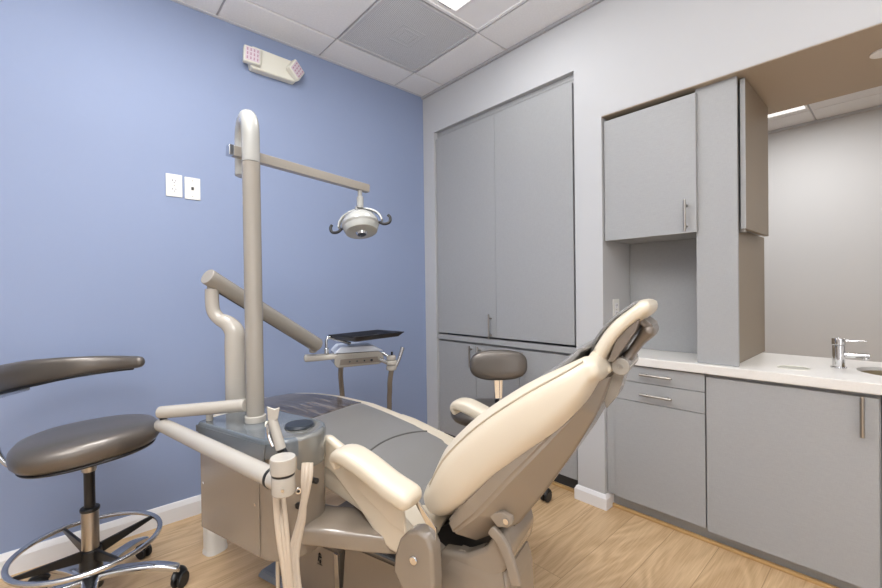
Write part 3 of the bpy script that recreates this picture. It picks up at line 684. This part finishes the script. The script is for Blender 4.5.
# ------------------------------------------------------------------ dental unit cabinet beside the leg rest
unit = thing('dental_unit', 'glossy taupe dental unit cabinet with a slate top, left of the reclined chair', 'dental unit', L(-0.46, -0.39, 0.39), ANG)
def foot(x0, x1, y0, y1, rl, rr, n=8):
    pts = []
    for (cx_, cy_, a0, r) in ((x1-rr, y0+rr, -90, rr), (x1-rr, y1-rr, 0, rr), (x0+rl, y1-rl, 90, rl), (x0+rl, y0+rl, 180, rl)):
        for k in range(n+1):
            a = math.radians(a0+90*k/n); pts.append((cx_+r*math.cos(a), cy_+r*math.sin(a)))
    return pts
fp = foot(-0.675, -0.235, -0.495, -0.29, 0.015, 0.085)
bd = bmesh.new(); loft(bd, [[L(x, y, z) for x, y in fp] for z in (0.39, 0.715)])
bmesh.ops.bevel(bd, geom=[e for e in bd.edges if abs(e.verts[0].co.z-e.verts[1].co.z) < 1e-5], offset=0.006, segments=2, affect='EDGES')
finish('cabinet', bd, 'taupe', unit)
sp = finish('side_cover', PR([L(x, -0.4955, z) for x, z in ((-0.670, 0.393), (-0.345, 0.393), (-0.345, 0.68), (-0.40, 0.720), (-0.670, 0.720))], bx*-0.004, bev=0.0015), 'taupe', unit)
for x, z in ((-0.650, 0.55), (-0.362, 0.55)): finish('screw', CY(L(x, -0.4995, z), L(x, -0.502, z), 0.004, seg=12), 'chrome', sp)
# slate top: outline overhanging, round front drum
tp = foot(-0.685, -0.235, -0.505, -0.28, 0.02, 0.09)
tb = bmesh.new()
loft(tb, [[L(-0.47+(x+0.47)*s_, -0.39+(y+0.39)*s_, z) for x, y in tp] for z, s_ in ((0.700, 0.99), (0.704, 1.0), (0.745, 1.0), (0.754, 0.985), (0.757, 0.95))])
finish('top_cover', tb, 'slate', unit, sharp=50)
sw = bmesh.new(); prism(sw, [L(x, -0.499, z) for x, z in ((-0.682, 0.745), (-0.682, 0.722), (-0.62, 0.722), (-0.53, 0.720), (-0.46, 0.712), (-0.41, 0.696), (-0.375, 0.672), (-0.345, 0.645), (-0.32, 0.640), (-0.30, 0.745))], bx*-0.008, bev=0.0025)
finish('swoosh_panel', sw, 'slate', unit)
dc = L(-0.315, -0.385, 0)
dr = bmesh.new(); rings = []
for z, r in ((0.655, 0.085), (0.657, 0.091), (0.665, 0.093), (0.745, 0.093), (0.754, 0.090), (0.7585, 0.080)):
    rings.append([V((dc.x+r*math.cos(a), dc.y+r*math.sin(a), z)) for a in [2*math.pi*k/48 for k in range(48)]])
loft(dr, rings); finish('drum', dr, 'drum', unit, sharp=50)
kc = L(-0.320, -0.365, 0.758)
finish('cup_filler_disc', CY(kc, kc+Z*0.010, 0.047, 0.045, seg=40, bev=0.003), 'cap', unit)
for (px, py, m_, r, hh) in ((313, 480, 'black', 0.009, 0.018), (298.2, 490.5, 'chrome', 0.010, 0.006), (298, 505, 'black', 0.009, 0.010), (303.6, 521.5, 'black', 0.005, 0.004)):
    # knobs on the rounded end, found where the sight line meets it
    d_ = (fw+rt*((px-441)/FPX)+up*((294-py)/FPX)); best = None
    for k in range(400):
        q = EYE+d_*(1.0+0.001*k); lx = (q-CO).dot(ax); ly = (q-CO).dot(bx)
        if lx < -0.235-0.085: inside = (-0.495 <= ly <= -0.29)
        else: inside = (abs(ly+0.3925) <= 0.1025 and ((lx+0.32)**2+(max(0, abs(ly+0.3925)-0.0175))**2 <= 0.085**2))
        if inside: best = (q, lx, ly); break
    if best:
        q, lx, ly = best; nl = V((lx+0.32, (ly+0.3925), 0)); nl = (ax*nl.x+bx*nl.y).normalized()
        k_ = finish('knob', CY(q-nl*0.004, q+nl*hh, r, bev=0.0015, seg=18), m_, unit)
        if m_ == 'chrome': finish('knob_core', CY(q+nl*hh*0.8, q+nl*(hh+0.001), r*0.45, seg=12), 'black', k_)
# arm joining unit to chair base
finish('swing_arm', pad(bmesh.new(), [L(-0.30, -0.37, 0.452), L(-0.22, -0.345, 0.452), L(-0.10, -0.27, 0.440), L(0.0, -0.20, 0.42)], (bx*0.85+ax*-0.4), [0.080, 0.075, 0.085, 0.08], [0.034, 0.032, 0.034, 0.03], 5, 0.3), 'taupe', unit)
dh = L(-0.30, -0.47, 0.40)
finish('drain_tube', T([dh, dh-Z*0.12, dh-Z*0.25+ax*0.02, dh-Z*0.36+ax*0.12], 0.006, seg=10, sm=6), 'hose', unit)

# floor utility box behind the unit
ub = seen(212, 552, 1.84); ub.z = 0.0
u_t = L(-1.13, -0.19, 0)
ubx = bmesh.new(); fp2 = foot(-1.175, -1.095, -0.24, -0.15, 0.03, 0.03)
loft(ubx, [[L(x, y, z) for x, y in fp2] for z in (0.001, 0.06, 0.40, 0.415)])
ut = thing('utility_box', 'white rounded plastic utility box on the floor behind the dental unit', 'utility box', u_t, ANG)
finish('cover', ubx, 'white', ut)
finish('foot_flange', loft(bmesh.new(), [[L(-1.13+(x+1.13)*s_, -0.19+(y+0.19)*s_, z) for x, y in fp2] for z, s_ in ((0.0005, 1.08), (0.012, 1.07), (0.018, 1.02))]), 'white', ut)

# ------------------------------------------------------------------ lamp post
pb = L(-0.50, -0.402, 0.757)
lt = thing('exam_light', 'dental exam light on a tall beige pole and square arm, rising from the dental unit', 'exam light', pb)
pr = 0.0288
lo = seen(243.5, 177, 1.54)          # lower end of the hook
topz = seen(253, 103.5, 1.42).z
hk = V((lo.x, lo.y, 0)); p0 = V((pb.x, pb.y, 0)); mid = (hk+p0)/2; rad = (hk-p0).length/2; dd = (hk-p0).normalized()
zc_ = topz-rad*1.0-pr
finish('pole', CY(pb, V((pb.x, pb.y, seen(253, 163, 1.42).z)), pr, seg=32), 'pole', lt)
finish('pole_collar', CY(pb-Z*0.001, pb+Z*0.022, pr+0.006, bev=0.003, seg=32), 'putty', lt)
hookp = [V((p0.x, p0.y, seen(253, 163, 1.42).z+0.002)), V((p0.x, p0.y, zc_))]
for k in range(1, 13):
    a = math.pi*k/12; hookp.append(mid - dd*rad*math.cos(a) + Z*(zc_+rad*math.sin(a)))
hookp.append(V((hk.x, hk.y, lo.z+0.004))); hookp.append(V((hk.x, hk.y, lo.z)))
rr_ = [pr]*(len(hookp)-1)+[pr*0.8]
finish('pole_hook', tube(bmesh.new(), hookp, rr_, 28), 'pole_light', lt)
az = seen(352, 185, 1.9).z
ja = seen(240, 156, 1.50); la = seen(228.5, 150, 1.46); lb = seen(368, 189, 1.90); dl = (lb-la).normalized(); sd_ = dl.cross(Z).normalized(); dn = sd_.cross(dl)
def sqbar(a, b, w_, h_, bev):
    m_ = Matrix(((dl.x, sd_.x, dn.x, a.x), (dl.y, sd_.y, dn.y, a.y), (dl.z, sd_.z, dn.z, a.z), (0, 0, 0, 1)))
    return box(bmesh.new(), 0, -w_/2, -h_/2, (b-a).length, w_/2, h_/2, bev=bev, mtx=m_)
finish('light_arm', sqbar(la+dl*0.012, lb, 0.030, 0.036, 0.003), 'pole', lt)
finish('arm_end_cap', sqbar(la-dl*0.004, la+dl*0.014, 0.032, 0.038, 0.003), 'alu', lt)
hd0 = lb-dl*0.045; lc = V((hd0.x, hd0.y, seen(362, 224, 1.88).z))
st = CY(hd0-Z*0.016, hd0-Z*0.05, 0.010); cyl(st, hd0-Z*0.045, hd0-Z*0.095, 0.015, bev=0.003)
finish('lamp_stem', st, 'pole_light', lt)
# head: a disc facing down toward the mouth, yoke and two curled handles
R2 = rt.copy(); R2.z = 0; R2.normalize(); Fh = fw.copy(); Fh.z = 0; Fh.normalize()
lat = (R2*0.98+Z*0.16).normalized(); nd = (Fh*-0.30-Z*0.95); nd = (nd-lat*nd.dot(lat)).normalized(); fo = lat.cross(nd)
def HP(a, b, c): return lc+lat*a+fo*b+nd*c
hr_ = [(-0.052, 0.02), (-0.048, 0.045), (-0.030, 0.068), (-0.008, 0.080), (0.008, 0.084), (0.016, 0.080)]
hb = bmesh.new(); loft(hb, [[HP(r*math.cos(a), r*math.sin(a), c) for a in [2*math.pi*k/40 for k in range(40)]] for c, r in hr_])
lh = finish('lamp_head', hb, 'pole_light', lt)
sb = bmesh.new(); loft(sb, [[HP(r*math.cos(a), r*math.sin(a), c) for a in [2*math.pi*k/40 for k in range(40)]] for c, r in ((0.016, 0.079), (0.030, 0.076), (0.042, 0.070), (0.046, 0.05), (0.046, 0.02))])
finish('shield', sb, 'lens', lh)
finish('bulb_cap', CY(HP(0, 0, 0.046), HP(0, 0, 0.056), 0.026, 0.020, seg=24), 'chrome', lh)
yk = [HP(0.098*math.cos(a), 0.0, -0.072*math.sin(a)+0.002) for a in [math.pi*k/14 for k in range(15)]]
finish('yoke', pad(bmesh.new(), yk, fo, [0.012]*15, [0.0045]*15, 4, 0.5), 'pole_light', lh)
finish('stem_joint', CY(HP(0, 0, -0.085), HP(0, 0, -0.045), 0.016, 0.024, bev=0.003), 'pole_light', lh)
for s_ in (-1, 1):
    hh_ = finish('handle', T([HP(s_*0.085, 0, 0.008), HP(s_*0.105, 0, 0.022), HP(s_*0.130, 0, 0.018), HP(s_*0.136, 0, -0.004), HP(s_*0.128, 0, -0.018)], 0.0066, seg=12, sm=5), 'rubber', lh, label='curled dark lamp handle')

# ------------------------------------------------------------------ delivery arm with instrument head
q0 = seen(236, 408, 1.56); q0.z = 0.757
da = thing('delivery_arm', 'cream S-shaped post and thick slanted arm carrying the instrument head over the leg rest', 'delivery arm', q0)
pA = [q0, q0+Z*0.12, V((q0.x, q0.y, seen(236, 345, 1.56).z)), seen(234.5, 332, 1.56), seen(228, 323.5, 1.56), seen(219, 318.5, 1.56), seen(213.5, 311, 1.56), seen(212, 300, 1.56), seen(212, 289, 1.56)]
sp_ = smooth(pA, 6); rr_ = [0.035 if i < 18 else max(0.0235, 0.035-0.0115*(i-18)/12) for i in range(len(sp_))]
finish('elbow_post', tube(bmesh.new(), sp_, rr_, 28), 'putty', da)
finish('post_pin', CY(seen(212, 290, 1.56), seen(212, 279, 1.56), 0.017), 'pole', da)
a0, a1 = seen(207, 276, 1.530), seen(317, 345, 2.050)
finish('main_arm', CY(a0, a1, 0.031, 0.0355, bev=0.004, seg=32), 'pole', da)
du = (a1-a0).normalized()
finish('arm_strip', T([a0+du*0.03-Z*0.034, a1-du*0.05-Z*0.034], 0.005, seg=8), 'dark', da)
hd_ = thing('dental_console', 'small console with buttons, instrument holder and looped cord, under the black tray', 'delivery head', seen(335, 358, 2.097))
w1 = seen(313, 355, 2.074)
f = CY(seen(313, 352, 2.074), seen(313, 346, 2.068), 0.018, bev=0.002)
finish('swivel', f, 'pole', hd_)
zr = seen(311, 358, 2.074).z
e1, e2 = seen(306, 359, 2.074), seen(336, 356, 2.120); e1.z = e2.z = zr
finish('head_link', pad(bmesh.new(), [e1, e1.lerp(e2, 0.4), e2], (e2-e1).cross(Z).normalized(), [0.026, 0.028, 0.020], [0.018, 0.017, 0.013], 4, 0.6), 'putty', hd_)
# head block: local frame hx along its width, hy away
hx = (seen(383, 358, 2.190)-seen(334, 360, 2.097)); hx.z = 0; hx.normalize(); hy = Z.cross(hx).normalized()
h0 = seen(334.5, 368.5, 2.097); hw_ = (seen(383, 358, 2.190)-seen(334.5, 360, 2.097)).length
def H(a, b, c): return h0+hx*a+hy*b+Z*c
hbk = PR([H(0, 0, 0.018), H(0.0, 0, 0.062), H(0.02, 0, 0.072), H(hw_-0.02, 0, 0.072), H(hw_, 0, 0.060), H(hw_+0.01, 0, 0.02), H(hw_-0.02, 0, 0.004), H(0.015, 0, 0.0)], hy*0.18, bev=0.006, seg=2)
hb_ = finish('head_body', hbk, 'pole', hd_)
finish('control_strip', PR([H(0.025, -0.001, 0.014), H(0.03, -0.001, 0.044), H(hw_-0.03, -0.001, 0.046), H(hw_-0.02, -0.001, 0.016)], hy*-0.004, bev=0.001), 'taupe_dark', hb_)
for i, fx in enumerate((0.30, 0.45, 0.60, 0.75)):
    finish('button', CY(H(hw_*fx, -0.003, 0.030), H(hw_*fx, -0.010, 0.030), 0.007 if i == 3 else 0.0045, seg=12), 'black' if i in (2, 3) else 'slot', hb_)
finish('top_cover', PR([H(0.0, 0.0, 0.0735), H(0.03, 0.0, 0.105), H(hw_-0.055, 0.0, 0.105), H(hw_+0.005, 0.0, 0.0735)], hy*0.165, bev=0.005, seg=2), 'blue_white', hd_)
g0 = H(hw_, 0.02, 0.05); g1 = H(hw_+0.045, 0.0, 0.000)
fb = T([g0+Z*0.012, g1+Z*0.03], 0.008); tube(fb, [H(hw_-0.02, 0.0, 0.03), g1], 0.011)
finish('holder_bar', fb, 'alu', hd_)
fb = bmesh.new()
for k, (dz, r) in enumerate(((0.034, 0.024), (0.008, 0.030), (-0.020, 0.027))):
    c_ = g1+Z*dz; cyl(fb, c_-Z*0.013, c_+Z*0.013, r, bev=0.007, seg=24)
finish('instrument_holder', fb, 'putty', hd_)
finish('syringe', T([g1+hx*0.020-Z*0.02, g1+hx*0.045+Z*0.03, g1+hx*0.062+Z*0.085], [0.008, 0.011], seg=12, sm=3), 'alu', hd_)
finish('suction_tip', T([g1+hx*0.002+Z*0.03, g1+hx*0.004+Z*0.065], 0.006, seg=10), 'black', hd_)
c1_ = H(hw_*0.22, 0.13, 0.004); c2_ = g1-Z*0.030; hang = H(hw_*0.6, 0.25, 0)
finish('cord', T([c1_, c1_-Z*0.06+hx*-0.004+hy*0.02, c1_-Z*0.16+hx*0.008+hy*0.07, c1_-Z*0.30+hx*0.03+hy*0.12, V((hang.x, hang.y, c1_.z-0.40)), c2_-Z*0.30+hx*0.0+hy*0.14, c2_-Z*0.16+hx*0.010+hy*0.09, c2_-Z*0.07+hx*-0.002+hy*0.03, c2_], 0.0135, seg=12, sm=6), 'taupe', hd_)
ts = CY(seen(326.5, 354, 2.097), seen(326.5, 348, 2.097), 0.013, bev=0.002)
tube(ts, [seen(326.5, 349, 2.097), seen(326.5, 340, 2.097), seen(330, 337.5, 2.109), seen(341, 341, 2.144), seen(350, 343.5, 2.179)], [0.007, 0.009], 12, sm=4)
finish('tray_support', ts, 'alu', hd_)
# tray
tc_ = seen(367, 337, 2.248)
tr = thing('instrument_tray', 'shallow black plastic tray resting above the instrument head', 'tray', tc_)
tA, tB, tC, tD = seen(332.5, 334.5, 2.144), seen(355, 340.5, 1.992), seen(402.5, 330.5, 2.237), seen(372, 328, 2.481)
zt_ = (tA.z+tB.z+tC.z+tD.z)/4
tx = (tC-tB); tx.z = 0; tl = tx.length; tx.normalize(); ty = Z.cross(tx); o3 = tB.copy(); o3.z = zt_
tw = 0.20
rimp = lambda s_, z: [o3+tx*(s_)+ty*(s_)+Z*z, o3+tx*(tl-s_)+ty*s_+Z*z, o3+tx*(tl-s_)+ty*(tw-s_)+Z*z, o3+tx*s_+ty*(tw-s_)+Z*z]
tb = bmesh.new(); loft(tb, [rimp(-0.006, 0.0), rimp(0.016, -0.022), rimp(0.018, -0.022), rimp(0.020, -0.019), rimp(0.003, 0.001), rimp(-0.006, 0.003)], cap=False, closed=True)
vs_ = [tb.verts.new(p) for p in rimp(0.0165, -0.0218)]; tb.faces.new(vs_); vs_ = [tb.verts.new(p) for p in rimp(0.0195, -0.0192)]; tb.faces.new(vs_)
finish('tray_pan', tb, 'tray', tr)

# ------------------------------------------------------------------ assistant arm
ua0 = seen(246, 405, 1.41); ua1 = seen(160, 412.5, 1.46)
aa = thing('assistant_arm', 'cream two-piece folding arm with a round knuckle and hanging hoses, on the dental unit', 'assistant arm', ua0)
finish('upper_link', CY(ua0, ua1, 0.0215, 0.0215, bev=0.003, seg=24), 'putty', aa)
pk = ua1.lerp(ua0, 0.04)
lw0 = V((pk.x, pk.y, pk.z-0.046)); lw1 = seen(273, 478, 1.06)
finish('pivot_pin', CY(pk, lw0, 0.012), 'black', aa)
lu = (lw1-lw0).normalized()
finish('lower_link', CY(lw0-lu*0.022, lw1, 0.0235, 0.0245, bev=0.004, seg=28), 'putty', aa)
finish('seal_ring', CY(lw1-lu*0.006, lw1+lu*0.004, 0.0265, seg=28), 'rubber', aa)
kn = lw1+lu*0.045
kb = T([lw1, lw1+lu*0.03, kn], 0.0255, seg=28); cyl(kb, kn-Z*0.028, kn+Z*0.022, 0.028, bev=0.006)
kk = finish('knuckle', kb, 'putty', aa)
finish('knuckle_gap', CY(kn+Z*0.021, kn+Z*0.026, 0.028), 'black', kk)
cp = finish('knuckle_cap', CY(kn+Z*0.026+rt*0.0, kn+Z*0.066, 0.0305, bev=0.003, seg=36), 'putty', aa)
finish('screw', CY(kn-fw*0.031+rt*0.01-Z*0.005, kn-fw*0.033+rt*0.01-Z*0.005, 0.004, seg=10), 'chrome', kk)
pe = seen(290, 462, 1.15)
stp = seen(209.5, 416, 1.44)
finish('stop_peg', CY(V((stp.x, stp.y, 0.757)), V((stp.x, stp.y, 0.782)), 0.011, bev=0.002), 'putty', aa)
# holder and syringe standing behind the knuckle
sb0 = seen(282, 452, 1.13)
hh2 = finish('syringe_holder', T([kn+Z*0.045+fw*0.03, seen(284, 455, 1.13), seen(277, 440, 1.14), seen(274, 432, 1.14)], [0.013, 0.012], seg=14, sm=4), 'black', aa)
sy = thing('air_water_syringe', 'white handpiece leaning in the black holder above the arm knuckle', 'syringe', seen(276, 440, 1.12))
finish('handle', T([seen(281, 449, 1.115), seen(276, 432, 1.12), seen(272.5, 420, 1.125)], [0.0135, 0.0125], seg=16, sm=4), 'putty', sy)
finish('nozzle', PR([seen(x, y, 1.115) for x, y in ((266.5, 406), (275, 409), (280, 406.5), (278, 419), (274, 422), (268, 421))], (seen(270, 410, 1.135)-seen(270, 410, 1.115)), bev=0.004, seg=3), 'putty', sy)
finish('button', CY(seen(266, 424, 1.118), seen(268, 424, 1.118), 0.008, seg=12), 'offwhite', sy)
finish('button_rod', T([seen(267.5, 424, 1.10), seen(269, 436, 1.10), seen(273, 446, 1.10)], 0.004, seg=8, sm=3), 'chrome', sy)
for i, (x0, x1, x2, xe) in enumerate(((275.5, 280, 286, 309), (282, 288, 291, 313), (278, 284, 289, 306))):
    p = [seen(x0, 488, 1.08+0.01*i), seen(x1-1.5, 530, 1.07), seen(x2-1, 575, 1.07), seen(x2+4, 620, 1.08), seen(292+3*i, 655, 1.10), seen(297+3*i, 620, 1.13), seen(291+3*i, 560, 1.16), seen(301+1.5*i, 515, 1.18), seen(xe-3, 480, 1.19), seen(xe-2, 463, 1.21)]
    finish('hose', T(p, 0.0065 if i else 0.0085, seg=12, sm=6), 'hose', aa)

# ------------------------------------------------------------------ stools
def soft_disc(c, u, v, n, hu, hv, th, e=2.4, taper=0.0, crown=0.0, N=48):
    """round soft cushion, centred at c; taper narrows it toward +u"""
    rings = []; prof = [(0.0, 1.0), (0.3, 0.99), (0.6, 0.95), (0.8, 0.84), (0.92, 0.66), (0.985, 0.35), (1.0, 0.0), (0.985, -0.4), (0.93, -0.75), (0.86, -0.92), (0.75, -1.0), (0.0, -1.0)]
    for f, z in prof[1:-1]:
        r = []
        for k in range(N):
            a = 2*math.pi*k/N; ca, sa = math.cos(a), math.sin(a)
            x = math.copysign(abs(ca)**(2/e), ca)*f; y = math.copysign(abs(sa)**(2/e), sa)*f
            r.append(c+u*(x*hu)+v*(y*hv*(1-taper*(x+1)/2))+n*(z*th+crown*(y*y)*th))
        rings.append(r)
    return loft(bmesh.new(), rings)
def caster(c, r, parent_leg, yaw):
    fr_ = V((math.cos(yaw), math.sin(yaw), 0)); sd = Z.cross(fr_)
    c = V((c.x, c.y, r)); bm = bmesh.new()
    for s_ in (-1, 1): cyl(bm, c+sd*0.005*s_, c+sd*0.021*s_, r, bev=0.005, seg=26)
    w_ = finish('caster', bm, 'rubber', parent_leg)
    hb = T([c+fr_*(r*0.95)*math.cos(a)+Z*(r*0.99)*math.sin(a)+Z*0.003 for a in [math.radians(q) for q in range(15, 175, 20)]], 0.012, seg=10, flat=1.6)
    return w_, hb
def stool_base(t, c, R, ph, zh, leg_m='alu', cr=0.031):
    for k in range(5):
        a = ph+2*math.pi*k/5; d = V((math.cos(a), math.sin(a), 0))
        pts = [c+Z*zh+d*0.03, c+Z*(zh+0.004)+d*R*0.35, c+Z*(zh-0.006)+d*R*0.75, c+Z*(zh-0.028)+d*R]
        side = d.cross(Z); P_ = smooth(pts, 4); n_ = len(P_)
        lg = finish('leg', pad(bmesh.new(), P_, side, [0.027-0.008*i/n_ for i in range(n_)], [0.016-0.003*i/n_ for i in range(n_)], 3, 0.8), leg_m, t)
        cc = c+d*(R+0.004)
        finish('caster_stem', CY(cc+Z*(zh-0.034), cc+Z*(cr*1.3), 0.008, seg=12), 'chrome', lg)
        w_, hb = caster(cc+V((math.cos(a+1.2), math.sin(a+1.2), 0))*0.012, cr, lg, a+1.2)
        finish('caster_hood', hb, 'black', lg)
# near stool
c0 = seen(91, 560, 1.60); c0.z = 0
st = thing('operator_stool', 'bronze grey stool with torso bar and chrome foot ring by the blue wall', 'stool', c0)
FR, FF = R2, Fh     # room directions as the photographer faced
stool_base(st, c0, 0.285, math.atan2(FR.y, FR.x)+math.radians(18), 0.115)
finish('hub', CY(c0+Z*0.075, c0+Z*0.225, 0.038, 0.034, bev=0.004), 'black', st)
finish('gas_column', CY(c0+Z*0.225, c0+Z*0.37, 0.0275, bev=0.002), 'nickel', st)
finish('column_collar', CY(c0+Z*0.37, c0+Z*0.385, 0.031, bev=0.004), 'black', st)
finish('gas_piston', CY(c0+Z*0.385, c0+Z*0.555, 0.0175), 'black', st)
finish('seat_socket', CY(c0+Z*0.522, c0+Z*0.590, 0.023, bev=0.002), 'nickel', st)
rz_, rc = 0.242, c0+FR*-0.005
ring = finish('foot_ring', T([rc+V((0.225*math.cos(a), 0.225*math.sin(a), rz_)) for a in [2*math.pi*k/56 for k in range(56)]], 0.0095, seg=14, closed=True), 'alu', st)
for k in range(4):
    a = math.radians(62+90*k); d = FR*math.cos(a)+FF*math.sin(a)
    finish('spoke', PR([c0+d*0.03+Z*(rz_-0.055)-d.cross(Z)*0.009, c0+d*0.218+Z*(rz_-0.010)-d.cross(Z)*0.007, c0+d*0.218+Z*(rz_+0.004)-d.cross(Z)*0.007, c0+d*0.03+Z*(rz_-0.012)-d.cross(Z)*0.009], d.cross(Z)*0.012, bev=0.003), 'black', ring)
sc_ = c0+Z*0.640+FR*0.006
su = (FR*0.75+FF*0.66).normalized(); su = (su+Z*0.05).normalized(); sv = Z.cross(su).normalized(); sn = su.cross(sv).normalized()
finish('seat', soft_disc(sc_, su, sv, sn, 0.224, 0.212, 0.050, 2.4, 0.22, 0.10), 'stool_vinyl', st)
finish('seat_pan', soft_disc(sc_-sn*0.044, su, sv, sn, 0.205, 0.19, 0.012, 2.5, 0.18, 0.0), 'black', st)
# torso bar round the far and left side
arc = []; th_ = []; wd_ = []
ctr = c0
for k in range(19):
    a = math.radians(91+ (212-91)*k/18); r_ = 0.275
    arc.append(ctr+FR*(r_*math.cos(a))+FF*(r_*math.sin(a))+Z*(0.893-0.0*k)); f_ = k/18
    th_.append(0.026+0.024*min(1, f_*1.6)); wd_.append(0.022)
tbm = bmesh.new()
rings = []
for i, p in enumerate(arc):
    rad_ = (p-ctr); rad_.z = 0; rad_.normalize()
    tng = (arc[min(i+1, 18)]-arc[max(i-1, 0)]).normalized()
    if i == 0:
        for q in (80, 55, 30): qq = math.radians(q); rings.append(sup(p-tng*0.026*math.sin(qq), rad_, Z, wd_[0]*math.cos(qq), th_[0]*math.cos(qq), 2.4, 28))
    rings.append(sup(p, rad_, Z, wd_[i], th_[i], 2.4, 28))
    if i == 18:
        for q in (30, 55, 80): qq = math.radians(q); rings.append(sup(p+tng*0.03*math.sin(qq), rad_, Z, wd_[i]*math.cos(qq), th_[i]*math.cos(qq), 2.4, 28))
loft(tbm, rings); finish('torso_bar', tbm, 'stool_vinyl', st)
und = [p-Z*(th_[i]+0.001) for i, p in enumerate(arc)][1:-1]
finish('bar_underside', pad(bmesh.new(), und, Z.cross(FF), [0.014]*17, [0.006]*17, 4, 0.5, nrm=Z), 'black', st)
bp_ = arc[15]-Z*0.058
finish('bar_bracket', T([arc[12]-Z*0.060, arc[14]-Z*0.061, arc[17]-Z*0.06], 0.010, seg=10, flat=1.4), 'alu', st)
finish('bar_tube', T([c0+Z*0.565, c0+FR*-0.10+Z*0.558, c0+FR*-0.235+FF*-0.03+Z*0.555, c0+FR*-0.285+FF*-0.04+Z*0.58, c0+FR*-0.305+FF*-0.05+Z*0.66, V((arc[16].x, arc[16].y, 0.82))], 0.010, seg=14, sm=6), 'alu', st)

# far stool behind the dental chair
c1 = seen(495, 500, 2.47); c1.z = 0
s2 = thing('assistant_stool', 'bronze grey stool with oval backrest behind the dental chair near the closet', 'stool', c1)
stool_base(s2, c1, 0.29, math.atan2(FR.y, FR.x)+math.radians(-26), 0.105)
finish('hub', CY(c1+Z*0.07, c1+Z*0.18, 0.034, bev=0.004), 'black', s2)
finish('gas_column', CY(c1+Z*0.18, c1+Z*0.30, 0.0265), 'alu', s2)
finish('gas_piston', CY(c1+Z*0.30, c1+Z*0.40, 0.0165), 'black', s2)
finish('seat_plate', CY(c1+Z*0.395, c1+Z*0.42, 0.07, bev=0.004), 'black', s2)
finish('seat', soft_disc(c1+Z*0.466+FR*-0.03+Z*0.008, FR, FF, Z, 0.228, 0.205, 0.045, 2.3), 'stool_vinyl', s2)
bk = seen(498.5, 365, 2.42)
fn = (FF*-1+Z*0.1).normalized()
bu = (FR-fn*FR.dot(fn)).normalized(); bv = fn.cross(bu).normalized()
bkc = soft_disc(bk, bu, bv, fn, 0.168, 0.088, 0.030, 2.7)
finish('backrest', bkc, 'stool_vinyl', s2)
js = bk-fn*0.035
bp2 = [js+Z*0.02, js-Z*0.09, js-Z*0.20-fn*0.0, js-Z*0.29, V((js.x, js.y, 0.425))*0.5+(c1+Z*0.41)*0.5, c1+Z*0.408]
finish('back_post', tube(bmesh.new(), bp2, 0.015, 14, sm=5, flat=1.6), 'alu', s2)
finish('post_clamp', PR([js+bu*-0.027-Z*0.080, js+bu*0.027-Z*0.080, js+bu*0.022-Z*0.20, js+bu*-0.022-Z*0.20], fn*0.02, bev=0.004), 'chrome', s2)
finish('post_sleeve', CY(js-Z*0.16, js-Z*0.225, 0.019), 'black', s2)
